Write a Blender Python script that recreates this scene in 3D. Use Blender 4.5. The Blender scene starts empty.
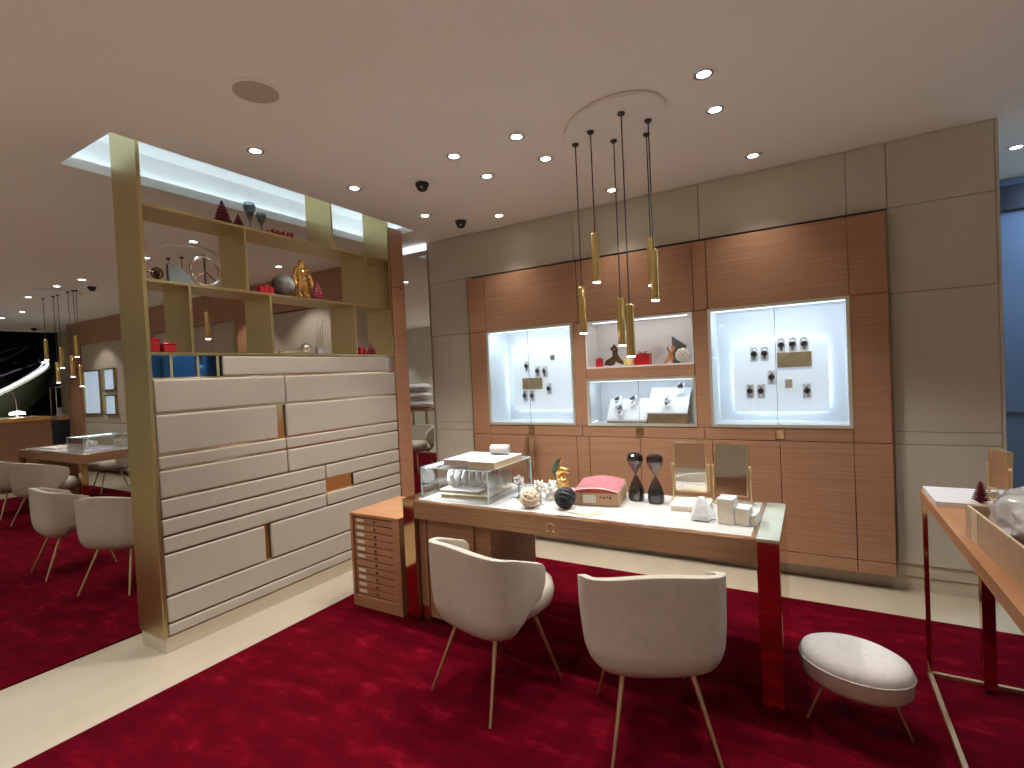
import bpy, bmesh, math, random
from mathutils import Vector, Matrix, noise
random.seed(4)
PI = math.pi
scn = bpy.context.scene
COL = scn.collection
R_ = math.radians

# ------------------------------------------------------------------ materials
def nt(name):
    m = bpy.data.materials.new(name); m.use_nodes = True
    t = m.node_tree; b = t.nodes['Principled BSDF']
    return m, t, b

def setp(b, **k):
    for n, v in k.items():
        n = n.replace('_', ' ')
        if n in b.inputs:
            b.inputs[n].default_value = v

def plain(name, col, rough=.5, metal=0., var=.06, scale=6., stretch=(1, 1, 1), bump=0., bscale=60., **k):
    """base colour gently varied by noise, optional fine bump"""
    m, t, b = nt(name)
    setp(b, Roughness=rough, Metallic=metal, **k)
    tc = t.nodes.new('ShaderNodeTexCoord'); mp = t.nodes.new('ShaderNodeMapping')
    mp.inputs['Scale'].default_value = stretch
    t.links.new(tc.outputs['Object'], mp.inputs['Vector'])
    n = t.nodes.new('ShaderNodeTexNoise'); n.inputs['Scale'].default_value = scale; n.inputs['Detail'].default_value = 5
    t.links.new(mp.outputs['Vector'], n.inputs['Vector'])
    r = t.nodes.new('ShaderNodeValToRGB')
    c = col
    r.color_ramp.elements[0].position = .3; r.color_ramp.elements[1].position = .7
    r.color_ramp.elements[0].color = (c[0]*(1-var), c[1]*(1-var), c[2]*(1-var), 1)
    r.color_ramp.elements[1].color = (min(1, c[0]*(1+var)), min(1, c[1]*(1+var)), min(1, c[2]*(1+var)), 1)
    t.links.new(n.outputs['Fac'], r.inputs['Fac']); t.links.new(r.outputs['Color'], b.inputs['Base Color'])
    if bump:
        n2 = t.nodes.new('ShaderNodeTexNoise'); n2.inputs['Scale'].default_value = bscale; n2.inputs['Detail'].default_value = 3
        t.links.new(mp.outputs['Vector'], n2.inputs['Vector'])
        bp = t.nodes.new('ShaderNodeBump'); bp.inputs['Strength'].default_value = bump; bp.inputs['Distance'].default_value = .01
        t.links.new(n2.outputs['Fac'], bp.inputs['Height']); t.links.new(bp.outputs['Normal'], b.inputs['Normal'])
    return m

def wood(name, c1, c2, stretch=(1.2, 8, 60), rough=.42):
    m, t, b = nt(name); setp(b, Roughness=rough)
    b.inputs['Specular IOR Level'].default_value = .35
    tc = t.nodes.new('ShaderNodeTexCoord'); mp = t.nodes.new('ShaderNodeMapping')
    mp.inputs['Scale'].default_value = stretch
    t.links.new(tc.outputs['Object'], mp.inputs['Vector'])
    n = t.nodes.new('ShaderNodeTexNoise'); n.inputs['Scale'].default_value = 1.6; n.inputs['Detail'].default_value = 6; n.inputs['Distortion'].default_value = .6
    t.links.new(mp.outputs['Vector'], n.inputs['Vector'])
    r = t.nodes.new('ShaderNodeValToRGB')
    r.color_ramp.elements[0].position = .32; r.color_ramp.elements[1].position = .7
    r.color_ramp.elements[0].color = (*c1, 1); r.color_ramp.elements[1].color = (*c2, 1)
    t.links.new(n.outputs['Fac'], r.inputs['Fac']); t.links.new(r.outputs['Color'], b.inputs['Base Color'])
    return m

def emit(name, col, s):
    m, t, b = nt(name)
    setp(b, Base_Color=(*col, 1)); b.inputs['Emission Color'].default_value = (*col, 1); b.inputs['Emission Strength'].default_value = s
    return m

def pane(name, tint=(.95, .98, .97), refl=.07, rough=.0):
    """thin sheet glass: clear with a fresnel-like reflection"""
    m, t, b = nt(name); t.nodes.remove(b)
    o = t.nodes['Material Output']
    tr = t.nodes.new('ShaderNodeBsdfTransparent'); tr.inputs['Color'].default_value = (*tint, 1)
    gl = t.nodes.new('ShaderNodeBsdfGlossy'); gl.inputs['Roughness'].default_value = rough
    lw = t.nodes.new('ShaderNodeLayerWeight'); lw.inputs['Blend'].default_value = .25
    ma = t.nodes.new('ShaderNodeMath'); ma.operation = 'MULTIPLY_ADD'; ma.inputs[1].default_value = .5; ma.inputs[2].default_value = refl*.5
    t.links.new(lw.outputs['Fresnel'], ma.inputs[0])
    mx = t.nodes.new('ShaderNodeMixShader')
    t.links.new(ma.outputs[0], mx.inputs[0]); t.links.new(tr.outputs[0], mx.inputs[1]); t.links.new(gl.outputs[0], mx.inputs[2])
    t.links.new(mx.outputs[0], o.inputs['Surface'])
    return m

def carpet_mat(name):
    m, t, b = nt(name); setp(b, Roughness=.95)
    b.inputs['Specular IOR Level'].default_value = .04
    tc = t.nodes.new('ShaderNodeTexCoord'); mp = t.nodes.new('ShaderNodeMapping'); mp.inputs['Scale'].default_value = (1., 2.2, 1)
    t.links.new(tc.outputs['Object'], mp.inputs['Vector'])
    n = t.nodes.new('ShaderNodeTexNoise'); n.inputs['Scale'].default_value = 4.6; n.inputs['Detail'].default_value = 10; n.inputs['Roughness'].default_value = .62; n.inputs['Distortion'].default_value = .25
    t.links.new(mp.outputs['Vector'], n.inputs['Vector'])
    r = t.nodes.new('ShaderNodeValToRGB')
    e = r.color_ramp.elements
    e[0].position = .34; e[0].color = (.070, .0005, .0045, 1)
    e[1].position = .80; e[1].color = (.27, .006, .021, 1)
    k = e.new(.56); k.color = (.105, .0008, .007, 1)
    t.links.new(n.outputs['Fac'], r.inputs['Fac']); t.links.new(r.outputs['Color'], b.inputs['Base Color'])
    n2 = t.nodes.new('ShaderNodeTexNoise'); n2.inputs['Scale'].default_value = 260
    t.links.new(tc.outputs['Object'], n2.inputs['Vector'])
    bp = t.nodes.new('ShaderNodeBump'); bp.inputs['Strength'].default_value = .5; bp.inputs['Distance'].default_value = .01
    t.links.new(n2.outputs['Fac'], bp.inputs['Height']); t.links.new(bp.outputs['Normal'], b.inputs['Normal'])
    return m

def stone_mat(name, c1, c2, rough=.18, tile=None):
    m, t, b = nt(name); setp(b, Roughness=rough)
    tc = t.nodes.new('ShaderNodeTexCoord'); mp = t.nodes.new('ShaderNodeMapping'); mp.inputs['Scale'].default_value = (1.5, .6, 14)
    t.links.new(tc.outputs['Object'], mp.inputs['Vector'])
    n = t.nodes.new('ShaderNodeTexNoise'); n.inputs['Scale'].default_value = 2.4; n.inputs['Detail'].default_value = 7
    t.links.new(mp.outputs['Vector'], n.inputs['Vector'])
    r = t.nodes.new('ShaderNodeValToRGB'); r.color_ramp.elements[0].position = .3; r.color_ramp.elements[1].position = .7
    r.color_ramp.elements[0].color = (*c1, 1); r.color_ramp.elements[1].color = (*c2, 1)
    t.links.new(n.outputs['Fac'], r.inputs['Fac'])
    t.links.new(r.outputs['Color'], b.inputs['Base Color'])
    return m

M = {}
M['wood'] = wood('oak_veneer', (.34, .178, .10), (.445, .245, .145))
M['wood_v'] = wood('oak_veneer_upright', (.36, .18, .10), (.46, .24, .14), (10, 10, 60))
M['desk_wood'] = wood('desk_oak', (.30, .165, .088), (.41, .232, .128))
M['chest_wood'] = wood('chest_oak', (.40, .20, .10), (.49, .26, .135), (2, 6, 50))
M['table_wood'] = wood('table_oak', (.40, .19, .09), (.50, .26, .13), (8, 1.2, 30))
M['fabric_wall'] = plain('wall_fabric', (.56, .52, .43), .85, var=.03, scale=3, bump=.12, bscale=220)
M['panel'] = plain('padded_beige_cover', (.47, .425, .355), .6, var=.03, scale=3, bump=.08, bscale=260)
M['chair'] = plain('cream_upholstery', (.52, .475, .40), .8, var=.05, scale=30, bump=.3, bscale=240)
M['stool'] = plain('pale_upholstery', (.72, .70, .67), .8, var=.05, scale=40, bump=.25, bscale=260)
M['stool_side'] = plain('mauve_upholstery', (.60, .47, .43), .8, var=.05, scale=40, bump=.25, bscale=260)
M['brass'] = plain('brushed_brass', (.54, .44, .22), .36, 1., var=.05, scale=5, stretch=(40, 40, .6))
M['pale_brass'] = plain('pale_brushed_brass', (.80, .66, .40), .3, 1., var=.05, scale=5)
M['gold'] = plain('polished_gold', (.95, .62, .22), .16, 1., var=.05)
M['brass_dark'] = plain('polished_bronze', (.56, .37, .20), .07, 1., var=.03)
M['backing'] = plain('polished_brass_backing', (.86, .63, .36), .12, 1., var=.03)
M['leg'] = plain('satin_gold_leg', (.62, .47, .29), .42, 1., var=.03)
M['pendant'] = plain('pendant_brass', (.80, .62, .26), .25, 1., var=.04, stretch=(30, 30, 1))
M['mirror'] = plain('silvered_mirror', (.86, .87, .85), .015, 1., var=.0)
M['blue_refl_mirror'] = plain('mirror_blue_reflection', (.03, .10, .22), .06, 1., var=.02)  # polished metal, blue of its reflected surroundings put into the base colour
M['silver'] = plain('polished_silver', (.86, .86, .87), .12, 1., var=.03)
M['steel'] = plain('watch_steel', (.35, .35, .37), .25, 1., var=.05)
M['ceiling'] = plain('ceiling_plaster', (.89, .865, .825), .9, var=.012, scale=2)
M['white'] = plain('white_lacquer', (.86, .85, .83), .45, var=.015)
M['white_gloss'] = plain('white_gloss_top', (.62, .63, .63), .12, var=.01)
M['paper'] = plain('white_paper', (.70, .70, .70), .8, var=.02)
M['lav_paper'] = plain('lavender_paper', (.46, .42, .58), .7, var=.04)
M['mat_white'] = plain('display_mat_white', (.84, .88, .92), .6, var=.015)
M['cream'] = plain('cream_leather', (.86, .80, .66), .5, var=.03)
M['pale_glass'] = plain('pale_green_top', (.60, .66, .54), .08, .4, var=.03)
M['copper'] = plain('copper_edge', (.85, .55, .38), .25, 1., var=.03)
M['stone'] = stone_mat('cream_stone', (.46, .40, .30), (.51, .45, .345))
M['stone_d'] = stone_mat('skirting_stone', (.50, .43, .33), (.60, .52, .40), .3)
M['carpet'] = carpet_mat('red_pile')
M['red'] = plain('red_lacquer', (.45, .012, .02), .3, var=.1)
M['dark_red'] = plain('dark_red_glitter', (.16, .008, .022), .5, var=.5, scale=80, bump=.5, bscale=120)
M['black'] = plain('black_plastic', (.012, .012, .014), .3, var=.1)
M['dark'] = plain('dark_cable', (.02, .018, .02), .5, var=.1)
M['navy'] = plain('navy_cord', (.012, .014, .03), .6, var=.2, scale=60)
M['rope'] = plain('beige_cord', (.72, .58, .44), .7, var=.15, scale=60)
M['glass'] = pane('clear_glass')
M['case_glass'] = pane('display_case_glass', (.98, .99, .99), .05)
M['tank_glass'] = pane('box_glass', (.98, .99, .985), .10)
M['smoke_glass'] = pane('smoked_glass', (.42, .38, .42), .25)
M['sand_glass'] = pane('hourglass_glass', (.55, .62, .66), .2)
M['glass_edge'] = plain('green_glass_edge', (.62, .80, .74), .15, var=.02)
M['grey'] = plain('slate_grey', (.13, .145, .14), .55, var=.1, scale=14)
M['moon'] = plain('moon_grey', (.20, .20, .18), .8, var=.45, scale=30, bump=.3, bscale=40)
M['cardboard'] = plain('cardboard', (.50, .34, .21), .8, var=.06, scale=20)
M['kraft'] = plain('kraft_paper', (.62, .49, .33), .8, var=.08, scale=30)
M['pink'] = plain('pink_card', (.70, .30, .35), .6, var=.12, scale=40)
M['plastic_bag'] = plain('grey_plastic_film', (.56, .55, .54), .1, var=.12, scale=7, bump=.35, bscale=14)
M['plastic_bag'].node_tree.nodes['Principled BSDF'].inputs['Coat Weight'].default_value = .7
M['bubble'] = plain('bubble_wrap', (.84, .86, .86), .2, var=.12, scale=50, bump=.6, bscale=70)
M['clear_lump'] = plain('clear_plastic', (.78, .82, .86), .12, var=.1, scale=30)
M['orange'] = plain('copper_orange', (.75, .32, .12), .3, .6, var=.15)
M['antique'] = plain('dark_bronze_figure', (.13, .075, .04), .3, .8, var=.3, scale=40)
M['yellow'] = plain('yellow_crystal', (.85, .70, .28), .2, var=.2, scale=40)
M['coral_white'] = plain('white_coral', (.80, .77, .72), .7, var=.1, scale=50)
M['leaf_green'] = plain('green_leaf', (.10, .17, .10), .4, var=.3, scale=40)
M['plaque'] = plain('gold_plaque', (.40, .31, .17), .4, .5, var=.2, scale=14)
M['label_white'] = plain('white_label', (.80, .78, .72), .7, var=.02)
M['void'] = plain('mall_black', (.008, .010, .010), .12, var=.3)  # black stands for the darkness of the mall
M['bronze_hull'] = plain('greenish_bronze', (.17, .18, .12), .35, .6, var=.06, scale=1)
M['blue_glass'] = plain('blue_glazing', (.10, .145, .22), .1, var=.12, scale=.6)
M['dark_band'] = plain('dark_header', (.012, .016, .03), .3, var=.1)
M['case_frame'] = plain('pale_champagne_metal', (.74, .76, .66), .3, .7, var=.02)
M['ring_grey'] = plain('matt_grey_ring', (.34, .34, .33), .5, var=.03)
M['pale_wall'] = plain('pale_wall_cloth', (.66, .62, .52), .85, var=.03, scale=3)
M['tan_wall'] = plain('tan_wall_cloth', (.50, .43, .34), .85, var=.03, scale=3)
M['lens'] = emit('lamp_lens', (1., .93, .82), 14)
M['lens_cool'] = emit('lamp_lens_cool', (.88, .95, 1.), 14)
M['tip'] = emit('pendant_tip', (1., .95, .86), 16)
M['cove_led'] = emit('cove_led', (.72, .90, 1.), 4.2)
M['led'] = emit('case_led', (.78, .91, 1.), 5)
M['balc_led'] = emit('balcony_led', (.92, .97, 1.), 4)
M['backlit'] = emit('backlit_board', (.70, .84, 1.), .75)
M['case_strip'] = emit('case_strip', (.8, .92, 1.), 1.6)
M['lit_board'] = plain('backlit_acrylic', (.84, .88, .92), .5, var=.015)
_b = M['lit_board'].node_tree.nodes['Principled BSDF']; _b.inputs['Emission Color'].default_value = (.74, .88, 1, 1); _b.inputs['Emission Strength'].default_value = .32
M['screen'] = emit('lit_screen', (.85, .90, 1.), .9)
M['screen_red'] = emit('screen_red', (.5, .03, .08), .7)
M['corridor_fill'] = emit('corridor_fill', (.62, .80, 1.), 10)

# ------------------------------------------------------------------ builders
class MB:
    def __init__(s):
        s.bm = bmesh.new()
    def _tag(s, before, smooth):
        for f in s.bm.faces:
            if f.index == -1 or f not in before: f.smooth = smooth
    def box(s, x0, x1, y0, y1, z0, z1):
        v = [s.bm.verts.new(p) for p in ((x0,y0,z0),(x1,y0,z0),(x1,y1,z0),(x0,y1,z0),(x0,y0,z1),(x1,y0,z1),(x1,y1,z1),(x0,y1,z1))]
        for f in ((0,3,2,1),(4,5,6,7),(0,1,5,4),(1,2,6,5),(2,3,7,6),(3,0,4,7)):
            s.bm.faces.new([v[i] for i in f])
        return s
    def prism(s, pts, axis, a, b):
        """extrude a 2-D outline along an axis"""
        def mk(p, q):
            return {'x': (q, p[0], p[1]), 'y': (p[0], q, p[1]), 'z': (p[0], p[1], q)}[axis]
        A = [s.bm.verts.new(mk(p, a)) for p in pts]; B = [s.bm.verts.new(mk(p, b)) for p in pts]
        n = len(pts)
        s.bm.faces.new(A); s.bm.faces.new(B[::-1])
        for i in range(n): s.bm.faces.new((A[i], B[i], B[(i+1) % n], A[(i+1) % n]))
        return s
    def lathe(s, prof, c=(0, 0, 0), n=24, axis=None, fr=None):
        """prof: (r, z) list around +z at c; fr(theta, r, z)->r modifies radius"""
        rings = []
        Rm = Matrix.Identity(3)
        if axis is not None: Rm = Vector((0, 0, 1)).rotation_difference(Vector(axis)).to_matrix()
        for r, z in prof:
            if r < 1e-6:
                rings.append([s.bm.verts.new(Vector(c) + Rm @ Vector((0, 0, z)))])
            else:
                L = []
                for i in range(n):
                    t = 2*PI*i/n; rr = fr(t, r, z) if fr else r
                    L.append(s.bm.verts.new(Vector(c) + Rm @ Vector((rr*math.cos(t), rr*math.sin(t), z))))
                rings.append(L)
        for a, b in zip(rings, rings[1:]):
            for i in range(n):
                j = (i+1) % n
                if len(a) == 1 and len(b) == 1: continue
                if len(a) == 1: s.bm.faces.new((a[0], b[j], b[i]))
                elif len(b) == 1: s.bm.faces.new((a[i], a[j], b[0]))
                else: s.bm.faces.new((a[i], a[j], b[j], b[i]))
        for e, flip in ((rings[0], True), (rings[-1], False)):
            if len(e) > 1: s.bm.faces.new(e[::-1] if flip else e)
        return s
    def cyl(s, c, r, h, n=20, r2=None):
        return s.lathe([(r, 0), (r2 if r2 is not None else r, h)], c, n)
    def rod(s, a, b, r, r2=None, n=10):
        a = Vector(a); b = Vector(b); d = b-a
        return s.lathe([(r, 0), (r2 if r2 is not None else r, d.length)], a, n, d)
    def tube(s, pts, r, n=8, closed=False):
        pts = [Vector(p) for p in pts]; rs = r if isinstance(r, (list, tuple)) else [r]*len(pts)
        rings = []; up = Vector((0, 0, 1)); N = len(pts)
        prev = None
        for i, p in enumerate(pts):
            if closed: d = pts[(i+1) % N]-pts[i-1]
            else: d = pts[min(i+1, N-1)]-pts[max(i-1, 0)]
            d.normalize()
            if prev is None:
                u = up if abs(d.z) < .9 else Vector((1, 0, 0))
                u = (u-d*u.dot(d)).normalized()
            else:
                u = (prev-d*prev.dot(d)).normalized()
            prev = u; w = d.cross(u)
            rings.append([s.bm.verts.new(p+(u*math.cos(2*PI*k/n)+w*math.sin(2*PI*k/n))*rs[i]) for k in range(n)])
        pairs = list(zip(rings, rings[1:]))
        if closed: pairs.append((rings[-1], rings[0]))
        for a, b in pairs:
            for k in range(n): s.bm.faces.new((a[k], a[(k+1) % n], b[(k+1) % n], b[k]))
        if not closed:
            s.bm.faces.new(rings[0][::-1]); s.bm.faces.new(rings[-1])
        return s
    def ball(s, c, r, sub=2, sc=(1, 1, 1), rot=None):
        m = Matrix.Translation(Vector(c)) @ (rot.to_4x4() if rot else Matrix.Identity(4)) @ Matrix.Diagonal((r*sc[0], r*sc[1], r*sc[2], 1))
        bmesh.ops.create_icosphere(s.bm, subdivisions=sub, radius=1, matrix=m)
        return s
    def disp(s, amp, freq, seed=0):
        for v in s.bm.verts:
            n = noise.noise_vector(v.co*freq+Vector((seed, seed*1.7, -seed)))
            v.co += n*amp
        return s
    def rotate(s, m):
        bmesh.ops.transform(s.bm, matrix=m.to_4x4() if len(m) == 3 else m, verts=s.bm.verts); return s
    def build(s, name, mat, parent=None, world=False, bevel=0, bseg=2, ang=35, sub=0, kind=None, label=None, remesh=0, flat=False, loc=None):
        bmesh.ops.recalc_face_normals(s.bm, faces=s.bm.faces[:])
        me = bpy.data.meshes.new(name)
        off = None
        if world and parent is not None:
            off = root_loc(parent)
        elif loc is not None:
            off = Vector(loc)
        if off is not None:
            for v in s.bm.verts: v.co -= off
        s.bm.to_mesh(me); s.bm.free()
        o = bpy.data.objects.new(name, me); COL.objects.link(o)
        if loc is not None and parent is None: o.location = loc
        me.materials.append(M[mat])
        if not flat:
            for p in me.polygons: p.use_smooth = True
            me.set_sharp_from_angle(angle=R_(ang))
        if remesh:
            r = o.modifiers.new('blend', 'REMESH'); r.mode = 'VOXEL'; r.voxel_size = remesh; r.use_smooth_shade = True
            k = o.modifiers.new('soft', 'SMOOTH'); k.iterations = 4; k.factor = .5
        if bevel:
            b = o.modifiers.new('edge', 'BEVEL'); b.width = bevel; b.segments = bseg; b.limit_method = 'ANGLE'; b.angle_limit = R_(40)
        if sub:
            k = o.modifiers.new('round', 'SUBSURF'); k.levels = sub; k.render_levels = sub
        if parent is not None: o.parent = parent
        if kind: o['kind'] = kind
        if label: o['label'] = label
        return o

def root_loc(o):
    v = Vector((0, 0, 0))
    while o is not None:
        v += o.location; o = o.parent
    return v

def thing(name, label, cat, loc=(0, 0, 0), rz=0, group=None):
    o = bpy.data.objects.new(name, None); COL.objects.link(o)
    o.empty_display_size = .1
    o.location = loc; o.rotation_euler = (0, 0, R_(rz))
    o['label'] = label; o['category'] = cat
    if group: o['group'] = group
    return o

def tag(o, label, cat, group=None):
    o['label'] = label; o['category'] = cat
    if group: o['group'] = group
    return o

def dup(root, loc, rz=None, label=None, group=None):
    r = root.copy(); COL.objects.link(r); r.location = loc
    if rz is not None: r.rotation_euler = (0, 0, R_(rz))
    if label: r['label'] = label
    if group: r['group'] = group
    for ch in list(root.children):
        c = ch.copy(); COL.objects.link(c); c.parent = r
        for g in ch.children:
            d = g.copy(); COL.objects.link(d); d.parent = c
    return r

def spot(loc, power, size=95, blend=.35, col=(1, .945, .885), r=.035, target=None):
    l = bpy.data.lights.new('lamp_light', 'SPOT'); l.energy = power; l.spot_size = R_(size); l.spot_blend = blend
    l.color = col; l.shadow_soft_size = r
    o = bpy.data.objects.new('lamp_light', l); COL.objects.link(o); o.location = loc
    if target is not None:
        o.rotation_euler = (Vector(target)-Vector(loc)).to_track_quat('-Z', 'Y').to_euler()
    return o

def area(loc, target, sx, sy, power, col=(.82, .92, 1.)):
    l = bpy.data.lights.new('strip_light', 'AREA'); l.shape = 'RECTANGLE'; l.size = sx; l.size_y = sy; l.energy = power; l.color = col
    o = bpy.data.objects.new('strip_light', l); COL.objects.link(o); o.location = loc
    o.rotation_euler = (Vector(target)-Vector(loc)).to_track_quat('-Z', 'Y').to_euler()
    return o

def struct(o): o['kind'] = 'structure'; return o

# ------------------------------------------------------------------ camera
def camera():
    yaw, pitch, roll, f = .533620, .0200590, .0469479, 509.97
    fwd = Vector((-math.sin(yaw)*math.cos(pitch), math.cos(yaw)*math.cos(pitch), -math.sin(pitch)))
    right = Vector((math.cos(yaw), math.sin(yaw), 0)); down = fwd.cross(right)
    c, s = math.cos(roll), math.sin(roll)
    r2 = c*right+s*down; d2 = -s*right+c*down
    cam = bpy.data.cameras.new('camera'); o = bpy.data.objects.new('camera', cam); COL.objects.link(o)
    m = Matrix((r2, -d2, -fwd)).transposed().to_4x4(); m.translation = (0, 0, 1.5)
    o.matrix_world = m
    cam.sensor_width = 36; cam.sensor_fit = 'HORIZONTAL'; cam.lens = f/1024*36; cam.clip_start = .02; cam.clip_end = 200
    scn.camera = o
camera()

# ------------------------------------------------------------------ setting
CE = 2.85
X0, X1, Y0, Y1 = -13.9, 2.6, -2.6, 6.2
FRONT_FILL = 66  # power of the unseen fill lamps behind the camera
struct(MB().box(-30, X1, Y0, 9, -.1, 0).build('floor', 'stone'))
struct(MB().box(-2.82, 1.9, -.1, 3.59, 0, .012).build('trim_1', 'carpet'))['label'] = 'deep red carpet under the desk and chairs'
struct(MB().box(-10.3, -3.635, .2, 3.59, 0, .012).build('trim_2', 'carpet'))['label'] = 'deep red carpet of the neighbouring bay'
OX0, OX1, OY0, OY1 = -3.75, -3.10, 1.275, 3.63
b = MB(); T = .06
b.box(X0, OX0, Y0, Y1, CE, CE+T); b.box(OX1, X1, Y0, Y1, CE, CE+T)
b.box(OX0, OX1, Y0, OY0, CE, CE+T); b.box(OX0, OX1, OY1, Y1, CE, CE+T)
ceil = struct(b.build('ceiling', 'ceiling', flat=True))
# light recess above the partition
g = .16; b = MB(); zt = 3.12
b.box(OX0-g, OX1+g, OY0-g, OY1+g, zt, zt+.03)
b.box(OX0-g-.03, OX0-g, OY0-g, OY1+g, CE+T, zt); b.box(OX1+g, OX1+g+.03, OY0-g, OY1+g, CE+T, zt)
b.box(OX0-g, OX1+g, OY0-g-.03, OY0-g, CE+T, zt); b.box(OX0-g, OX1+g, OY1+g, OY1+g+.03, CE+T, zt)
b.build('recess', 'white', ceil, flat=True)
b = MB(); k = .11
b.box(OX0-k-.02, OX0-k+.01, OY0-.08, OY1+.08, CE+T, CE+T+.015); b.box(OX1+k-.01, OX1+k+.02, OY0-.08, OY1+.08, CE+T, CE+T+.015)
b.box(OX0-.08, OX1+.08, OY0-k-.02, OY0-k+.01, CE+T, CE+T+.015); b.box(OX0-.08, OX1+.08, OY1+k-.01, OY1+k+.02, CE+T, CE+T+.015)
b.build('light_strip', 'cove_led', ceil, flat=True)

# back wall: upholstered panels around the veneered block
WY = 4.035
wall = struct(MB().box(-3.295, .95, 4.36, 4.46, 0, CE).build('wall_back', 'fabric_wall'))
def wpan(x0, x1, z0, z1, mat='fabric_wall'):
    MB().box(x0+.0012, x1-.0012, WY, 4.36, z0+.0012, z1-.0012).build('wall_panel', mat, wall, bevel=.004, bseg=3)
for x0, x1 in ((-3.295, -1.72), (-1.72, -.70), (-.70, .22), (.22, .435), (.435, .95)): wpan(x0, x1, 2.435, CE)
for z0, z1 in ((1.91, 2.435), (1.05, 1.91), (.975, 1.05), (.17, .975)): wpan(-3.295, -2.78, z0, z1)
for z0, z1 in ((1.893, 2.435), (1.015, 1.893), (.935, 1.015), (.17, .935)): wpan(.435, .95, z0, z1)
struct(MB().box(-3.295, .95, WY+.02, 4.36, 0, .085).box(-3.295, .95, WY+.012, 4.36, .09, .17).build('baseboard_back', 'stone_d'))
struct(MB().box(.95, .965, 4.03, 4.46, 0, CE).build('trim_3', 'fabric_wall'))

# mirror strip and veneer post between the partition and the back wall
struct(MB().box(-3.64, -3.30, 4.03, 4.2, 0, CE).build('wall_side', 'tan_wall'))
mir = thing('wall_mirror', 'tall narrow wall mirror between the wooden post and the padded back wall', 'mirror', (-3.465, 4.015, .09))
MB().box(-3.625, -3.302, 4.022, 4.029, .09, 2.775).build('mirror_glass', 'mirror', mir, world=True)
MB().box(-3.635, -3.625, 4.018, 4.029, .09, 2.775).build('frame', 'brass', mir, world=True)
MB().box(-3.625, -3.302, 4.018, 4.029, 2.78, 2.845).build('light_strip', 'screen', mir, world=True, label='pale glowing strip above the mirror')
struct(MB().box(-3.42, -3.20, 3.395, 3.56, 0, 2.32).box(-3.42, -3.20, 3.395, 3.56, 2.325, CE).build('trim_4', 'wood_v'))['label'] = 'wood veneer post beside the partition'

# neighbouring bay, back
LY = 4.18
lw = struct(MB().box(-13.9, -3.64, 4.5, 4.6, 0, CE).build('wall_left_bay', 'tan_wall'))
MB().box(-12.47, -3.64, LY, 4.5, 2.43, CE).build('soffit', 'wood', lw, bevel=.004)
MB().box(-12.47, -12.04, LY, 4.5, 0, 2.43).build('post', 'wood_v', lw, bevel=.004)
MB().box(-6.86, -6.2, LY, 4.5, 0, 2.43).build('post', 'wood_v', lw, bevel=.004)
MB().box(-6.93, -6.86, LY-.01, 4.5, .1, 2.43).build('edge_strip', 'brass', lw)
for x0, x1 in ((-6.2, -4.9), (-4.9, -3.64)): MB().box(x0+.004, x1-.004, LY+.02, 4.5, .1, 2.42).build('wall_panel', 'tan_wall', lw, bevel=.006)
for x0, x1 in ((-12.04, -10.6), (-10.6, -9.4), (-9.4, -8.2), (-8.2, -7.55), (-7.55, -6.93)): MB().box(x0+.004, x1-.004, 4.24, 4.5, .95, 2.43).build('wall_panel', 'tan_wall', lw, bevel=.006)
for x0, x1 in ((-12.04, -10.6), (-10.6, -9.0), (-9.0, -6.93)): MB().box(x0+.004, x1-.004, 4.235, 4.5, .1, .94).build('wall_panel', 'fabric_wall', lw, bevel=.006)
# three lit display windows in that recess
def lit_window(x0, x1, z0, z1, label, warm):
    t = thing('display_window', label, 'display window', ((x0+x1)/2, 4.22, z0), 0, 'lit windows of the neighbouring bay')
    f = MB(); w = .02
    f.box(x0, x1, 4.20, 4.239, z0, z0+w); f.box(x0, x1, 4.20, 4.239, z1-w, z1); f.box(x0, x0+w, 4.20, 4.239, z0, z1); f.box(x1-w, x1, 4.20, 4.239, z0, z1)
    f.build('frame', 'brass', t, world=True)
    MB().box(x0+w, x1-w, 4.228, 4.238, z0+w, z1-w).build('back_board', 'backlit', t, world=True)
    MB().box(x0+w, x1-w, 4.205, 4.209, z0+w, z1-w).build('glass', 'case_glass', t, world=True)
lit_window(-11.95, -11.24, 1.11, 1.93, 'tall bluish lit display window on the far bay wall', 0)
lit_window(-11.10, -10.66, 1.54, 1.935, 'upper small lit display window beside the tall one, far bay', 1)
lit_window(-11.10, -10.66, 1.10, 1.46, 'lower small lit display window beside the tall one, far bay', 0)

# rest of the shop shell (out of frame, seen in the mirrors)
rw = struct(MB().box(X0, X1, Y0-.1, Y0, 0, CE).build('wall_front', 'pale_wall'))
MB().box(-4.5, 1.0, Y0, Y0+.03, .1, 2.1).build('wall_panel', 'wood', rw)
MB().box(-8.6, -7.4, Y0, Y0+.03, 1.35, 2.25).build('picture_board', 'screen', rw)
MB().box(-8.2, -7.85, Y0+.03, Y0+.035, 1.5, 2.05).build('picture_print', 'screen_red', rw)
rg = struct(MB().box(X1, X1+.1, Y0, 9, 0, CE).build('wall_right', 'fabric_wall'))
# passage beyond the end of the back wall: dark header and blue glazing
bg = struct(MB().box(.5, X1, 5.5, 5.6, 0, CE+.1).build('wall_passage', 'blue_glass'))
MB().box(.5, X1, 5.46, 5.5, 2.60, 2.79).build('header', 'dark_band', bg)
MB().box(.5, X1, 5.485, 5.5, 1.01, 1.30).build('counter_band', 'blue_glass', bg)

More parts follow.
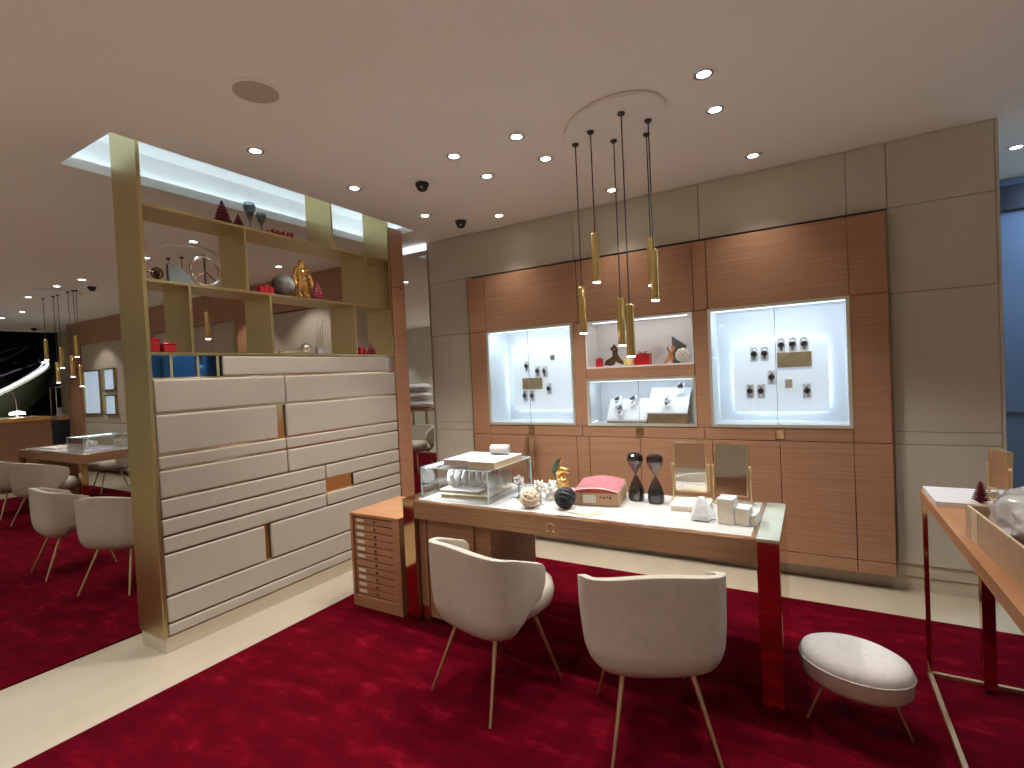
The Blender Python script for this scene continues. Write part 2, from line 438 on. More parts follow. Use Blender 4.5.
# ------------------------------------------------------------------ veneered display unit
U = thing('display_unit', 'large wood veneer wall unit with lit glass cases, open niche and cupboard doors', 'cabinet', (-1.18, 3.95, .106))
FY = 3.95
def ubox(name, mat, x0, x1, y0, y1, z0, z1, bv=.002, parent=None, label=None):
    return MB().box(x0, x1, y0, y1, z0, z1).build(name, mat, parent or U, world=True, bevel=bv, label=label)
q = .0025
for x0, x1 in ((-2.774, -2.585), (-2.585, -1.67), (-1.67, -.745), (-.745, -.648), (-.648, .2145), (.2145, .42)):
    ubox('wood_panel', 'wood', x0+q, x1-q, FY, FY+.03, 1.90+q, 2.405)
for x0, x1 in ((-2.774, -2.585), (.2145, .42)):
    ubox('wood_panel', 'wood', x0+q, x1-q, FY, FY+.03, .95+q, 1.90-q)
    ubox('wood_panel', 'wood', x0+q, x1-q, FY, FY+.03, .187+q, .95-q)
for x0, x1 in ((-1.727, -1.615), (-.754, -.65)):
    ubox('wood_panel', 'wood', x0+q, x1-q, FY, FY+.03, 1.04, 1.90-q)
    ubox('wood_panel', 'wood', x0+q, x1-q, FY, FY+.03, .187+q, .95-q)
for x0, x1 in ((-2.774, .2145), (.2145, .42)): ubox('plinth', 'wood', x0+q, x1-q, FY, FY+.03, .106, .187-q)
for x0, x1 in ((-2.585, -1.67), (-1.67, -.70), (-.70, .2145)): ubox('wood_rail', 'wood', x0+q, x1-q, FY, FY+.03, .95+q, 1.04-q)
ubox('wood_rail', 'wood', -1.615+q, -.754-q, FY, FY+.03, 1.425, 1.51)
ubox('carcass', 'brass_dark', -2.77, .416, FY+.031, FY+.05, .11, 1.03, 0)
b = MB()
b.box(-2.77, .416, FY+.031, FY+.05, 1.905, 2.40)
for x0, x1 in ((-2.77, -2.6), (-1.72, -1.63), (-.745, -.66), (.225, .416)): b.box(x0, x1, FY+.031, FY+.05, 1.03, 1.905)
b.build('carcass', 'brass_dark', U, world=True)
ubox('side_edge', 'brass', -2.777, -2.7745, FY-.001, WY-.001, .106, 2.405, 0); ubox('side_edge', 'brass', .4205, .424, FY-.001, WY-.001, .106, 2.405, 0)
b = MB()
for x0, x1 in ((-2.585, -2.155), (-2.155, -1.727), (-1.615, -1.187), (-1.187, -.754), (-.65, -.21), (-.21, .2145)):
    d = ubox('cabinet_door', 'wood', x0+q, x1-q, FY, FY+.03, .187+q, .95-q)
for xm in (-2.155, -1.187, -.21):
    ubox('latch', 'brass_dark', xm-.03, xm+.03, FY-.006, FY, .965, 1.03, .002)
# ornate brass pulls at the left pair of doors
for s in (-1, 1):
    x = -2.155+s*.035
    b = MB()
    b.tube([(x, FY-.01, .93), (x, FY-.035, .92), (x+.004*s, FY-.04, .86), (x-.004*s, FY-.036, .80), (x, FY-.038, .72), (x+.006*s, FY-.04, .64), (x, FY-.036, .55), (x, FY-.01, .54)], [.007, .011, .020, .011, .018, .010, .015, .007], 10)
    b.build('handle', 'pale_brass', U, world=True)

def case(x0, x1, z0, z1, yb, name, board=None):
    """open interior + brass frame + two glass leaves"""
    b = MB(); w = .017
    ins = MB()
    t = .01
    ins.box(x0, x1, yb, yb+t, z0, z1)
    ins.box(x0, x0+t, FY+.02, yb, z0, z1); ins.box(x1-t, x1, FY+.02, yb, z0, z1)
    ins.box(x0+t, x1-t, FY+.02, yb, z0, z0+t); ins.box(x0+t, x1-t, FY+.02, yb, z1-t, z1)
    c = ins.build(name, 'mat_white', U, world=True, flat=True)
    f = MB()
    f.box(x0-.004, x1+.004, FY-.006, FY+.02, z1-w, z1+.004); f.box(x0-.004, x1+.004, FY-.006, FY+.02, z0-.004, z0+w)
    f.box(x0-.004, x0+w, FY-.006, FY+.02, z0+w, z1-w); f.box(x1-w, x1+.004, FY-.006, FY+.02, z0+w, z1-w)
    f.build('frame', 'case_frame', c, world=True)
    xm = (x0+x1)/2
    for a, bb in ((x0+w, xm-.0015), (xm+.0015, x1-w)):
        MB().box(a, bb, FY, FY+.006, z0+w, z1-w).build('glass_door', 'case_glass', c, world=True)
    MB().box(xm-.0014, xm+.0014, FY, FY+.006, z0+w, z1-w).build('door_edge', 'steel', c, world=True)
    return c
cl = case(-2.583, -1.729, 1.045, 1.898, 4.30, 'display_case')
cr = case(-.648, .212, 1.045, 1.898, 4.30, 'display_case')
cm = case(-1.613, -.756, 1.045, 1.42, 4.24, 'display_case')
for c, x0, x1, z0, z1 in ((cl, -2.505, -1.872, 1.15, 1.755), (cr, -.53, .098, 1.125, 1.655)):
    MB().box(x0, x1, 4.262, 4.278, z0, z1).build('display_board', 'lit_board', c, world=True, bevel=.003, label='softly glowing white display board')
    MB().box(x0+.03, x1-.03, 4.279, 4.285, z0+.03, z1-.03).build('back_light', 'led', c, world=True, label='glowing panel behind the display board')
for c, x0, x1, z1, yb in ((cl, -2.56, -1.75, 1.885, 4.28), (cr, -.62, .19, 1.885, 4.28), (cm, -1.59, -.78, 1.405, 4.2)):
    MB().box(x0, x1, FY+.03, FY+.045, z1-.008, z1).build('light_strip', 'case_strip', c, world=True)
    area(((x0+x1)/2, FY+.05, z1-.02), ((x0+x1)/2, yb, z1-.5), x1-x0-.05, .03, 1.7 if c is not cm else 1.0, (.80, .91, 1.))
# open niche
b = MB(); x0, x1, z0, z1, yb, t = -1.612, -.757, 1.51, 1.897, 4.20, .012
b.box(x0, x1, yb, yb+t, z0, z1); b.box(x0, x0+t, FY+.001, yb, z0, z1); b.box(x1-t, x1, FY+.001, yb, z0, z1)
b.box(x0+t, x1-t, FY+.001, yb, z0, z0+t); b.box(x0+t, x1-t, FY+.001, yb, z1-t, z1)
b.build('niche', 'white', U, world=True, flat=True)
MB().box(x0+.05, x1-.05, FY+.06, FY+.07, z1-t-.006, z1-t).build('light_strip', 'case_strip', U, world=True)
area((-1.18, FY+.07, z1-.03), (-1.18, 4.15, 1.55), .75, .03, .4, (.95, .95, 1.))

# ------------------------------------------------------------------ watches in the cases
def make_watch(name, label, group):
    t = thing(name, label, 'watch', (0, 0, 0), 0, group)
    MB().lathe([(0, .0), (.016, 0), (.0185, .003), (.0185, .006), (.016, .009), (.0145, .009), (.0145, .0085), (0, .0085)], (0, -.012, 0), 20, (0, -1, 0)).build('watch_case', 'steel', t)
    MB().lathe([(0, 0), (.014, 0), (.014, .0012), (0, .0012)], (0, -.0205, 0), 20, (0, -1, 0)).build('dial', 'black', t)
    for s in (-1, 1):
        MB().tube([(0, -.004, s*.034), (0, -.011, s*.024), (0, -.013, s*.015)], [.007, .008, .009], 8).build('strap', 'steel', t)
    MB().box(-.022, .022, -.004, 0, -.045, .042).build('holder', 'white', t, bevel=.002)
    return t
def Rw(x, z, y=4.2605): return (x, y-.0005, z)
GW = 'watches mounted in the lit wall cases'
w0 = make_watch('watch', 'left watch of the upper left pair in the right-hand lit case', GW); w0.location = Rw(-.380, 1.563); w0.scale = (1.25, 1.0, 1.25)
for x, z, l in ((-.308, 1.563, 'right watch of the upper left pair in the right-hand lit case'),
                (-.197, 1.619, 'left watch of the top row of three above the gold plaque in the right-hand case'),
                (-.122, 1.620, 'middle watch of the top row of three above the gold plaque in the right-hand case'),
                (-.049, 1.619, 'right watch of the top row of three above the gold plaque in the right-hand case'),
                (-.267, 1.385, 'single watch in the middle of the right-hand case, below the upper pair'),
                (-.416, 1.284, 'left watch of the lower left pair in the right-hand lit case'),
                (-.341, 1.283, 'right watch of the lower left pair in the right-hand lit case'),
                (-.041, 1.279, 'single watch at the lower right of the right-hand lit case'),
                (-2.342, 1.567, 'single watch left of the centre join in the left-hand lit case'),
                (-2.226, 1.515, 'left watch of the middle pair in the left-hand lit case'),
                (-2.153, 1.511, 'right watch of the middle pair in the left-hand lit case'),
                (-2.115, 1.347, 'single dark watch right of the gold plaque in the left-hand case'),
                (-2.373, 1.285, 'left watch of the bottom pair under the plaque in the left-hand case'),
                (-2.297, 1.285, 'right watch of the bottom pair under the plaque in the left-hand case')):
    dup(w0, Rw(x, z), label=l)
def plaque(x0, x1, z0, z1, label, mat='plaque', name='plaque'):
    return tag(MB().box(x0, x1, 4.250, 4.2615, z0, z1).build(name, mat, bevel=.002, loc=((x0+x1)/2, 4.2615, z0)), label, 'plaque', 'display plaques')
plaque(-.226, -.005, 1.452, 1.562, 'wide mottled gold plaque in the right-hand lit case')
plaque(-.180, -.132, 1.30, 1.365, 'small square beige card in the lower right-hand lit case', 'kraft', 'card')
plaque(-2.397, -2.185, 1.345, 1.452, 'gold brown plaque in the left-hand lit case')
plaque(-2.09, -2.045, 1.61, 1.66, 'small grey square card at the upper right of the left-hand case', 'silver', 'card')

# trays in the middle case
def tray(x0, x1, ya, yb2, za, zb, label, h):
    t = thing('display_tray', label, 'tray', ((x0+x1)/2, ya, za), 0, 'white slanted trays')
    b = MB(); b.prism([(ya, za), (yb2, za), (yb2, zb), (ya, za+h)], 'x', x0, x1); b.build('body', 'plaque', t, world=True, label='gold coloured side')
    b = MB(); b.prism([(ya-.004, za+h+.0005), (yb2, zb+.0005), (yb2, zb+.012), (ya-.004, za+h+.012)], 'x', x0-.004, x1+.004); b.build('tray_top', 'mat_white', t, world=True)
    return t
tray(-1.47, -1.145, 4.00, 4.13, 1.0565, 1.24, 'lower white slanted tray in the middle lit case, left', .016)
tray(-1.13, -.83, 3.985, 4.16, 1.0565, 1.32, 'taller white slanted tray on a gold base in the middle lit case', .075)
def tilt(o, a):
    o.rotation_euler.x = R_(a); return o
for x, y, z, a, l in ((-1.40, 4.09, 1.222, -52, 'upper left watch on the lower white tray in the middle case'),
                      (-1.27, 4.09, 1.222, -52, 'upper right watch on the lower white tray in the middle case'),
                      (-1.36, 4.035, 1.144, -52, 'lower watch on the lower white tray in the middle case'),
                      (-.895, 4.125, 1.312, -45, 'upper right watch on the taller white tray in the middle case'),
                      (-.985, 4.04, 1.215, -45, 'lower watch on the taller white tray in the middle case')):
    tilt(dup(w0, (x, y-.017, z+.016), label=l), a)

# ------------------------------------------------------------------ niche ornaments (shelf at z 1.522)
NZ = 1.5222
def star_tree(b, c, r, h, n=7, spikes=12):
    prof = []
    for i in range(n):
        a = i/n; z0 = h*a; z1 = h*(a+.62/n)
        prof += [(r*(1-a)*1.0+.002, z0), (r*(1-a)*.72+.001, z1)]
    prof = [(0, 0)]+prof+[(0, h)]
    b.lathe(prof, c, spikes*2, fr=lambda t, rr, z: rr*(1+.13*math.cos(spikes*t+z*400)))
    return b
def gift(loc, sx, sy, h, label, name='gift_box', rz=0, bow=True):
    t = thing(name, label, 'gift box', loc, rz, 'red gift boxes')
    MB().box(-sx/2, sx/2, -sy/2, sy/2, 0, h*.72).build('box', 'red', t, bevel=.004)
    MB().box(-sx/2-.003, sx/2+.003, -sy/2-.003, sy/2+.003, h*.722, h*.84).build('lid', 'red', t, bevel=.003)
    if bow:
        b = MB()
        for s in (-1, 1):
            b.tube([(0, 0, h*.845), (s*sx*.2, 0, h*1.0), (s*sx*.32, 0, h*.97), (s*sx*.25, 0, h*.87), (0, 0, h*.85)], h*.035, 6)
        b.build('bow', 'red', t)
    return t
gift((-1.525, 4.03, NZ), .052, .052, .08, 'small red gift box at the left of the white niche')
t = tag(MB().tube([(-1.490, 4.05, 1.535), (-1.465, 4.05, 1.56), (-1.425, 4.05, 1.565), (-1.395, 4.05, 1.60), (-1.405, 4.05, 1.645), (-1.430, 4.05, 1.675), (-1.405, 4.05, 1.69), (-1.380, 4.05, 1.665), (-1.385, 4.05, 1.62), (-1.370, 4.05, 1.57), (-1.330, 4.05, 1.545), (-1.305, 4.05, 1.56)],
    [.008, .02, .03, .024, .014, .013, .018, .012, .012, .024, .016, .006], 10).ball((-1.440, 4.05, 1.55), .027, 2, (1.7, 1, .95)).build('horse_figurine', 'antique', remesh=.004, loc=(-1.420, 4.05, NZ)), 'dark bronze horse shaped figurine in the white niche beside the small red box', 'figurine')
b = MB()
for i in range(7):
    a = i*.9
    b.lathe([(0, 0), (.014, .01), (.012, .035+.006*(i % 3)), (0, .055+.008*(i % 3))], (-1.275+.022*math.cos(a)*(i > 0), 4.03+.025*math.sin(a)*(i > 0), NZ), 6, (.3*math.cos(a), .3*math.sin(a), 1))
tag(b.build('crystal_cluster', 'yellow', flat=True, loc=(-1.275, 4.03, NZ)), 'pale yellow crystal cluster in the niche', 'ornament')
gift((-1.165, 4.04, NZ), .125, .08, .105, 'large red gift box in the middle of the white niche under the white coral')
def coral(c, h, mat, name, label, seed, spread=.9, depth=4, r0=.006):
    rnd = random.Random(seed); b = MB()
    def grow(p, d, L, r, k):
        q_ = p+d*L
        b.rod(p, q_, r, r*.72, 5)
        if k == 0: return
        for i in range(3 if k > 1 else 2):
            nd = (d+Vector((rnd.uniform(-1, 1), rnd.uniform(-.22, .22), rnd.uniform(-.15, .9)))*spread).normalized()
            grow(q_, nd, L*rnd.uniform(.62, .85), r*.72, k-1)
    for i in range(3):
        grow(Vector(c), Vector((rnd.uniform(-.6, .6), rnd.uniform(-.3, .3), 1)).normalized(), h*.3, r0, depth)
    return tag(b.build(name, mat, loc=c), label, 'ornament')
coral((-1.10, 4.115, NZ+.003), .15, 'coral_white', 'coral_branch', 'white branching coral behind the large red box in the niche', 5)
b = MB()
b.tube([(-1.000, 4.04, NZ+.006), (-0.960, 4.04, 1.56), (-0.945, 4.04, 1.60), (-0.920, 4.04, 1.625)], [.008, .016, .014, .006], 8)
b.tube([(-0.945, 4.04, 1.60), (-0.930, 4.035, 1.56), (-0.935, 4.03, NZ+.006)], [.012, .011, .006], 8)
b.tube([(-0.945, 4.04, 1.60), (-0.970, 4.03, 1.64), (-0.955, 4.03, 1.66)], [.01, .008, .004], 8)
b.ball((-0.925, 4.04, 1.645), .016, 2)
tag(b.build('dancer_figurine', 'orange', remesh=.003, loc=(-.95, 4.04, NZ)), 'small copper orange figurine before the grey sail in the niche', 'figurine')
tag(MB().prism([(-.945, NZ), (-.89, NZ), (-.835, 1.655), (-.945, 1.735)], 'y', 4.09, 4.10).build('sail_ornament', 'grey', loc=(-.90, 4.095, NZ)), 'grey triangular sail ornament at the right of the niche', 'ornament')
b = MB()
for i in range(60):
    z = 1-2*(i+.5)/60; a = i*2.39996; rr = math.sqrt(1-z*z)
    b.ball((-.850+.043*rr*math.cos(a), 4.005+.048*rr*math.sin(a), NZ+.060+.044*z), .0125, 1)
tag(b.build('shell_ball', 'coral_white', loc=(-.85, 4.005, NZ)), 'round white shell covered ball at the right end of the niche', 'ornament')

# ------------------------------------------------------------------ partition shelf
PX0, PX1, PY0, PY1 = -3.49, -3.20, 1.425, 3.385
P = thing('display_partition', 'tall free-standing partition with beige padded panels and open brass shelves', 'shelving', (-3.345, 2.4, 0))
def pbox(name, mat, x0, x1, y0, y1, z0, z1, bv=.0, label=None, bseg=2):
    return MB().box(x0, x1, y0, y1, z0, z1).build(name, mat, P, world=True, bevel=bv, label=label, bseg=bseg)
pbox('plinth', 'stone_d', PX0+.005, PX1-.008, PY0+.01, PY1, 0, .088, .002)
pbox('end_pillar', 'brass', PX0, PX1, PY0, PY0+.022, .09, 3.10, .002)
pbox('backing', 'backing', -3.40, -3.226, PY0+.022, PY1, .09, 1.70, 0)
rows = [(.093, .160, []), (.166, .315, []), (.321, .559, [(2.07, 2.112)]), (.565, .660, [2.584]), (.667, .762, [(2.585, 2.855)]), (.768, .876, [2.585]),
        (.882, 1.040, [2.272]), (1.046, 1.124, [2.268]), (1.130, 1.360, [(2.208, 2.278)]), (1.367, 1.562, [2.283]), (1.570, 1.70, [('s', 1.85), ('e', 3.285)])]
ya, yb_ = PY0+.026, PY1-.002
for z0, z1, cuts in rows:
    segs = []; y = ya
    end = yb_
    for c in cuts:
        if isinstance(c, tuple) and c[0] == 's': y = c[1]
        elif isinstance(c, tuple) and c[0] == 'e': end = c[1]
        elif isinstance(c, tuple): segs.append((y, c[0])); y = c[1]
        else: segs.append((y, c-.003)); y = c+.003
    segs.append((y, end))
    for s0, s1 in segs:
        pbox('padded_panel', 'panel', -3.224, PX1, s0, s1, z0+.001, z1-.001, .011, bseg=4)
pbox('mirror_slot', 'blue_refl_mirror', -3.224, -3.212, ya, 1.842, 1.572, 1.698, label='mirrored slot coloured with a dark blue reflection')
pbox('mirror_slot', 'silver', -3.224, -3.212, 3.292, yb_, 1.572, 1.698, label='pale mirrored slot')
b = MB()
for y in (1.55, 1.70, 1.82): b.box(-3.212, -3.206, y-.008, y+.008, 1.572, 1.698)
b.build('slot_rib', 'pale_brass', P, world=True)
# the other face of the partition
for z0, z1 in ((.093, .45), (.456, .9), (.906, 1.3), (1.306, 1.70)):
    pbox('padded_panel', 'panel', PX0+.002, -3.402, ya, yb_, z0, z1, .007, bseg=3)
def shelf(z, mat='brass'): pbox('shelf_board', mat, PX0, PX1, PY0+.022, PY1, z-.016, z)
shelf(1.718); shelf(2.132); shelf(2.556)
def upright(y, z0, z1): pbox('upright', 'brass', PX0, PX1, y-.008, y+.008, z0, z1)
for y in (1.675, 2.205, 2.955): upright(y, 1.718, 2.116)
for y in (2.045, 3.10): upright(y, 2.132, 2.540)
for y in (2.765,): upright(y, 2.556, 3.10)
upright(PY1-.008, 1.718, 2.116); upright(PY1-.008, 2.132, 2.540); upright(PY1-.008, 2.556, 3.10)

# ornaments on the partition shelves
SX = -3.25
def cone_tree(y, z, r, h, label, x=SX):
    return tag(star_tree(MB(), (x, y, z), r, h).build('cone_tree', 'dark_red', flat=True, loc=(x, y, z)), label, 'ornament', 'dark red cone trees')
TZ, MZ, LZ = 2.5565, 2.1325, 1.7185
cone_tree(1.93, TZ, .058, .15, 'larger dark red cone tree on the top shelf')
cone_tree(2.035, TZ, .036, .088, 'smaller dark red cone tree beside the larger one on the top shelf')
cone_tree(2.64, MZ, .055, .14, 'dark red cone tree beside the gold astronaut on the middle shelf')
cone_tree(3.16, LZ, .042, .105, 'small dark red cone tree in the last lower compartment')
def goblet(y, h, r, label):
    t = thing('glass_goblet', label, 'glass', (SX, y, TZ), 0, 'glass goblets on the top shelf')
    MB().lathe([(r*.5, 0), (r*.5, .004), (.005, .012), (.004, h*.28), (r*.45, h*.5), (r*.95, h*.78), (r, h*.88), (r*.8, h), (r*.76, h*.99), (r*.93, h*.87), (r*.88, h*.78), (r*.4, h*.52), (0, h*.45)], (0, 0, 0), 24).build('bowl', 'sand_glass', t)
    MB().lathe([(0, h*.46), (r*.38, h*.53), (r*.7, h*.66), (0, h*.67)], (0, 0, 0), 20).build('filling', 'moon', t)
    return t
goblet(2.118, .18, .040, 'taller clear glass hourglass goblet on the top shelf')
goblet(2.20, .13, .034, 'shorter grey glass goblet on the top shelf')
def berries(y, z, n, label, x=SX, seed=1, s=.017):
    rnd = random.Random(seed); b = MB()
    for i in range(n):
        b.ball((x+rnd.uniform(-.02, .02), y+rnd.uniform(-.042, .042), z+.015+rnd.uniform(0, .022)*(i % 2)), s*rnd.uniform(.7, 1.), 1)
    return tag(b.build('berry_cluster', 'red', loc=(x, y, z)), label, 'ornament', 'red berry clusters')
berries(2.295, TZ, 9, 'left red berry cluster on the top shelf beside the glass goblets', seed=2)
berries(2.40, TZ, 8, 'right red berry cluster on the top shelf nearer the brass upright', seed=3)
# middle shelf
t = thing('armillary_ornament', 'small bronze ball and pointer ornament at the near end of the middle shelf', 'ornament', (SX, 1.525, MZ))
MB().tube([(0, .03*math.cos(a), .045+.03*math.sin(a)) for a in [i*PI/10 for i in range(20)]], .005, 6, True).tube([(.03*math.cos(a), 0, .045+.03*math.sin(a)) for a in [i*PI/10 for i in range(20)]], .004, 6, True).build('ring', 'antique', t)
MB().ball((0, 0, .045), .019, 2).build('ball', 'antique', t)
MB().rod((0, -.015, .05), (0, -.075, .055), .005, .003).rod((0, 0, 0), (0, 0, .03), .006).cyl((0, 0, 0), .022, .006, 16).build('stand', 'antique', t)
tag(MB().prism([(1.58, MZ), (1.725, MZ), (1.715, MZ+.02), (1.69, MZ+.06), (1.655, MZ+.095), (1.61, MZ+.108), (1.58, MZ+.108)], 'x', SX-.012, SX+.012).build('fin_ornament', 'grey', bevel=.003, loc=(SX, 1.65, MZ)), 'dark grey quarter-round slab ornament on the middle shelf', 'ornament')
t = thing('ring_ornament', 'open bronze ring with three spokes standing on the middle shelf', 'ornament', (SX, 1.80, MZ))
RR = .088
MB().tube([(0, RR*math.cos(a), RR+.009+RR*math.sin(a)) for a in [i*PI/16 for i in range(32)]], .009, 8, True).build('rim', 'silver', t)
b = MB()
for a in (90, -90, -40, -140): b.rod((0, 0, RR+.009), (0, RR*math.cos(R_(a)), RR+.009+RR*math.sin(R_(a))), .0045)
b.build('spoke', 'antique', t)
for y, w, h, l in ((2.165, .035, .055, 'left'), (2.20, .036, .072, 'tallest middle'), (2.238, .036, .058, 'right')):
    gift((SX, y, MZ), .05, w-.003, h, l+' box of the three red boxes beside the grey globe on the middle shelf', 'gift_box', 0, False)
tag(MB().ball((SX, 2.345, MZ+.078), .077, 4).disp(.003, 26).build('moon_globe', 'moon', loc=(SX, 2.365, MZ)), 'grey moon globe on the middle shelf', 'globe')
# gold astronaut: one continuous body
def astronaut(loc):
    b = MB()
    def cap(p, q_, r, r2=None): b.tube([p, Vector(p).lerp(Vector(q_), .5), q_], [r, (r+(r2 or r))/2, r2 or r], 12)
    b.ball((0, 0, .292), .038, 3, (.95, .95, 1.05))
    b.ball((.002, 0, .20), .052, 3, (.8, 1.0, 1.25))
    b.ball((-.035, 0, .215), .04, 3, (.7, 1., 1.4))
    b.ball((0, 0, .145), .042, 3, (.85, 1., .8))
    for s in (-1, 1):
        cap((0, s*.048, .245), (.004, s*.078, .185), .022, .019); b.ball((0, s*.05, .245), .025, 2)
        cap((.004, s*.078, .185), (.02, s*.083, .125), .019, .016); b.ball((.024, s*.083, .113), .017, 2)
        cap((0, s*.026, .14), (.006, s*.034, .075), .028, .024)
        cap((.006, s*.034, .075), (0, s*.038, .022), .024, .021)
        b.ball((.014, s*.04, .016), .022, 2, (1.5, .95, .7))
    t = thing('astronaut_figurine', 'shiny gold astronaut figurine standing on the middle shelf', 'figurine', loc)
    b.build('body', 'gold', t, remesh=.0055)
    MB().ball((.012, 0, .294), .030, 3, (1, .95, .85)).build('visor', 'gold', t)
    MB().box(.036, .046, -.02, .02, .20, .225).build('chest_pack', 'gold', t, bevel=.004)
    return t
astronaut((SX, 2.505, MZ)).scale = (.87, .87, .87)
# lower compartments
gift((SX, 1.475, LZ), .06, .055, .095, 'taller red lacquer box in the near lower compartment')
gift((SX, 1.56, LZ), .055, .07, .065, 'flatter red lacquer box beside the taller one in the near lower compartment')
t = thing('telescope_ornament', 'small silver telescope ornament with a ball end on the lower shelf', 'ornament', (SX, 2.40, LZ))
MB().rod((0, -.12, .013), (0, .07, .028), .011, .017, 16).build('tube', 'silver', t)
MB().ball((0, .105, .042), .040, 3).build('ball', 'silver', t)
MB().lathe([(.02, 0), (.006, .012), (.005, .03), (.012, .045), (0, .055)], (0, -.15, 0), 14).build('stand', 'pale_brass', t)
t = thing('reed_holder', 'slim silver holder with thin upright rods on the lower shelf', 'ornament', (SX, 2.635, LZ))
MB().box(-.02, .02, -.035, .035, 0, .055).build('holder', 'silver', t, bevel=.003)
for dy, h in ((-.028, .17), (-.01, .25), (.008, .22), (.026, .27)):
    MB().rod((0, dy, .0555), (.002, dy*1.2, h), .0022, .0015, 6).build('rod', 'steel', t)
gift((SX, 3.035, LZ), .04, .028, .075, 'left thin red box in the last lower compartment', bow=False)
gift((SX, 3.075, LZ), .04, .028, .065, 'right thin red box in the last lower compartment beside the cone tree', bow=False)

# ------------------------------------------------------------------ desk
D = thing('desk', 'long wooden desk with bronze slab ends and a lit white glass top', 'desk', (-1.17, 2.63, .012))
DX0, DX1, DY0, DY1, DZ = -2.195, -.139, 2.325, 2.95, .765
def dbox(name, mat, x0, x1, y0, y1, z0, z1, bv=.002, label=None, parent=None):
    return MB().box(x0, x1, y0, y1, z0, z1).build(name, mat, parent or D, world=True, bevel=bv, label=label)
FZ = .0125
for x0, x1 in ((DX0, DX0+.088), (DX1-.088, DX1)):
    dbox('slab_leg', 'brass_dark', x0, x1, DY0, DY1, FZ, DZ-.012)
dbox('end_top', 'pale_glass', DX1-.088, DX1, DY0, DY1, DZ-.0115, DZ, .001, 'pale green glass strip over the slab leg')
dbox('end_top', 'brass_dark', DX0, DX0+.088, DY0, DY1, DZ-.0115, DZ, .001)
dbox('apron', 'desk_wood', DX0+.089, DX1-.089, DY0+.003, DY1-.003, .652, DZ-.010, .001)
dbox('glass_top', 'white_gloss', DX0+.108, DX1-.108, DY0+.022, DY1-.022, DZ-.0095, DZ, .001)
b = MB(); a0, a1, c0, c1 = DX0+.089, DX1-.089, DY0+.003, DY1-.003
b.box(a0, a1, c0, c0+.018, DZ-.0095, DZ); b.box(a0, a1, c1-.018, c1, DZ-.0095, DZ); b.box(a0, a0+.018, c0+.018, c1-.018, DZ-.0095, DZ); b.box(a1-.018, a1, c0+.018, c1-.018, DZ-.0095, DZ)
b.build('top_border', 'copper', D, world=True)
ped = dbox('pedestal', 'desk_wood', -2.045, -1.593, 2.375, 2.90, .04, .6515)
dbox('pedestal_foot', 'brass', -2.03, -1.61, 2.40, 2.88, FZ, .0395, .001)
dbox('side_panel', 'desk_wood', -2.105, -2.047, 2.36, 2.90, .11, .6515)
dbox('foot_block', 'pale_brass', -2.103, -2.049, 2.365, 2.89, FZ, .109, .001, 'pale brass foot beside the slab leg')
dbox('drawer_front', 'desk_wood', -2.035, -1.70, 2.358, 2.3745, .05, .64, .001)
# brass horseshoe emblem on the apron
b = MB(); ex, ez, er = -1.185, .703, .021
arc = [(ex+er*math.sin(a), DY0+.0015, ez+er*math.cos(a)) for a in [R_(-150+i*300/24) for i in range(25)]]
b.tube(arc, .0032, 6)
for s in (-1, 1): b.box(ex+s*.019-.0105, ex+s*.019+.0105, DY0-.001, DY0+.003, ez-.0235, ez-.018)
b.build('emblem', 'copper', D, world=True)

# glass box on the desk
gx0, gx1, gy0, gy1, gz0, gz1 = -2.085, -1.60, 2.385, 2.895, DZ+.0005, .957
G = thing('glass_box', 'rectangular clear glass showcase box on the left half of the desk', 'glass case', ((gx0+gx1)/2, (gy0+gy1)/2, gz0))
def gbox(n, m, *a): return MB().box(*a).build(n, m, G, world=True)
t = .006
gbox('glass_side', 'tank_glass', gx0, gx1, gy0, gy0+t, gz0, gz1-t); gbox('glass_side', 'tank_glass', gx0, gx1, gy1-t, gy1, gz0, gz1-t)
gbox('glass_side', 'tank_glass', gx0, gx0+t, gy0+t, gy1-t, gz0, gz1-t); gbox('glass_side', 'tank_glass', gx1-t, gx1, gy0+t, gy1-t, gz0, gz1-t)
gbox('glass_lid', 'tank_glass', gx0, gx1, gy0, gy1, gz1-t, gz1)
b = MB()
e = .003
for x in (gx0, gx1):
    for y in (gy0, gy1): b.box(x-e, x+e, y-e, y+e, gz0, gz1-.001)
for y in (gy0, gy1): b.box(gx0+e, gx1-e, y-e, y+e, gz1-2*e, gz1-.0005)
for x in (gx0, gx1): b.box(x-e, x+e, gy0+e, gy1-e, gz1-2*e, gz1-.0005)
b.build('edge_joint', 'glass_edge', G, world=True)
MB().box(gx0+.008, gx0+.016, gy0+.03, gy1-.03, gz1-.016, gz1-.0065).build('light_strip', 'led', G, world=True, label='bright light strip under the lid')
area((gx0+.03, (gy0+gy1)/2, gz1-.02), ((gx0+gx1)/2, (gy0+gy1)/2, gz0), .42, .012, 2.6, (.92, .97, 1.))
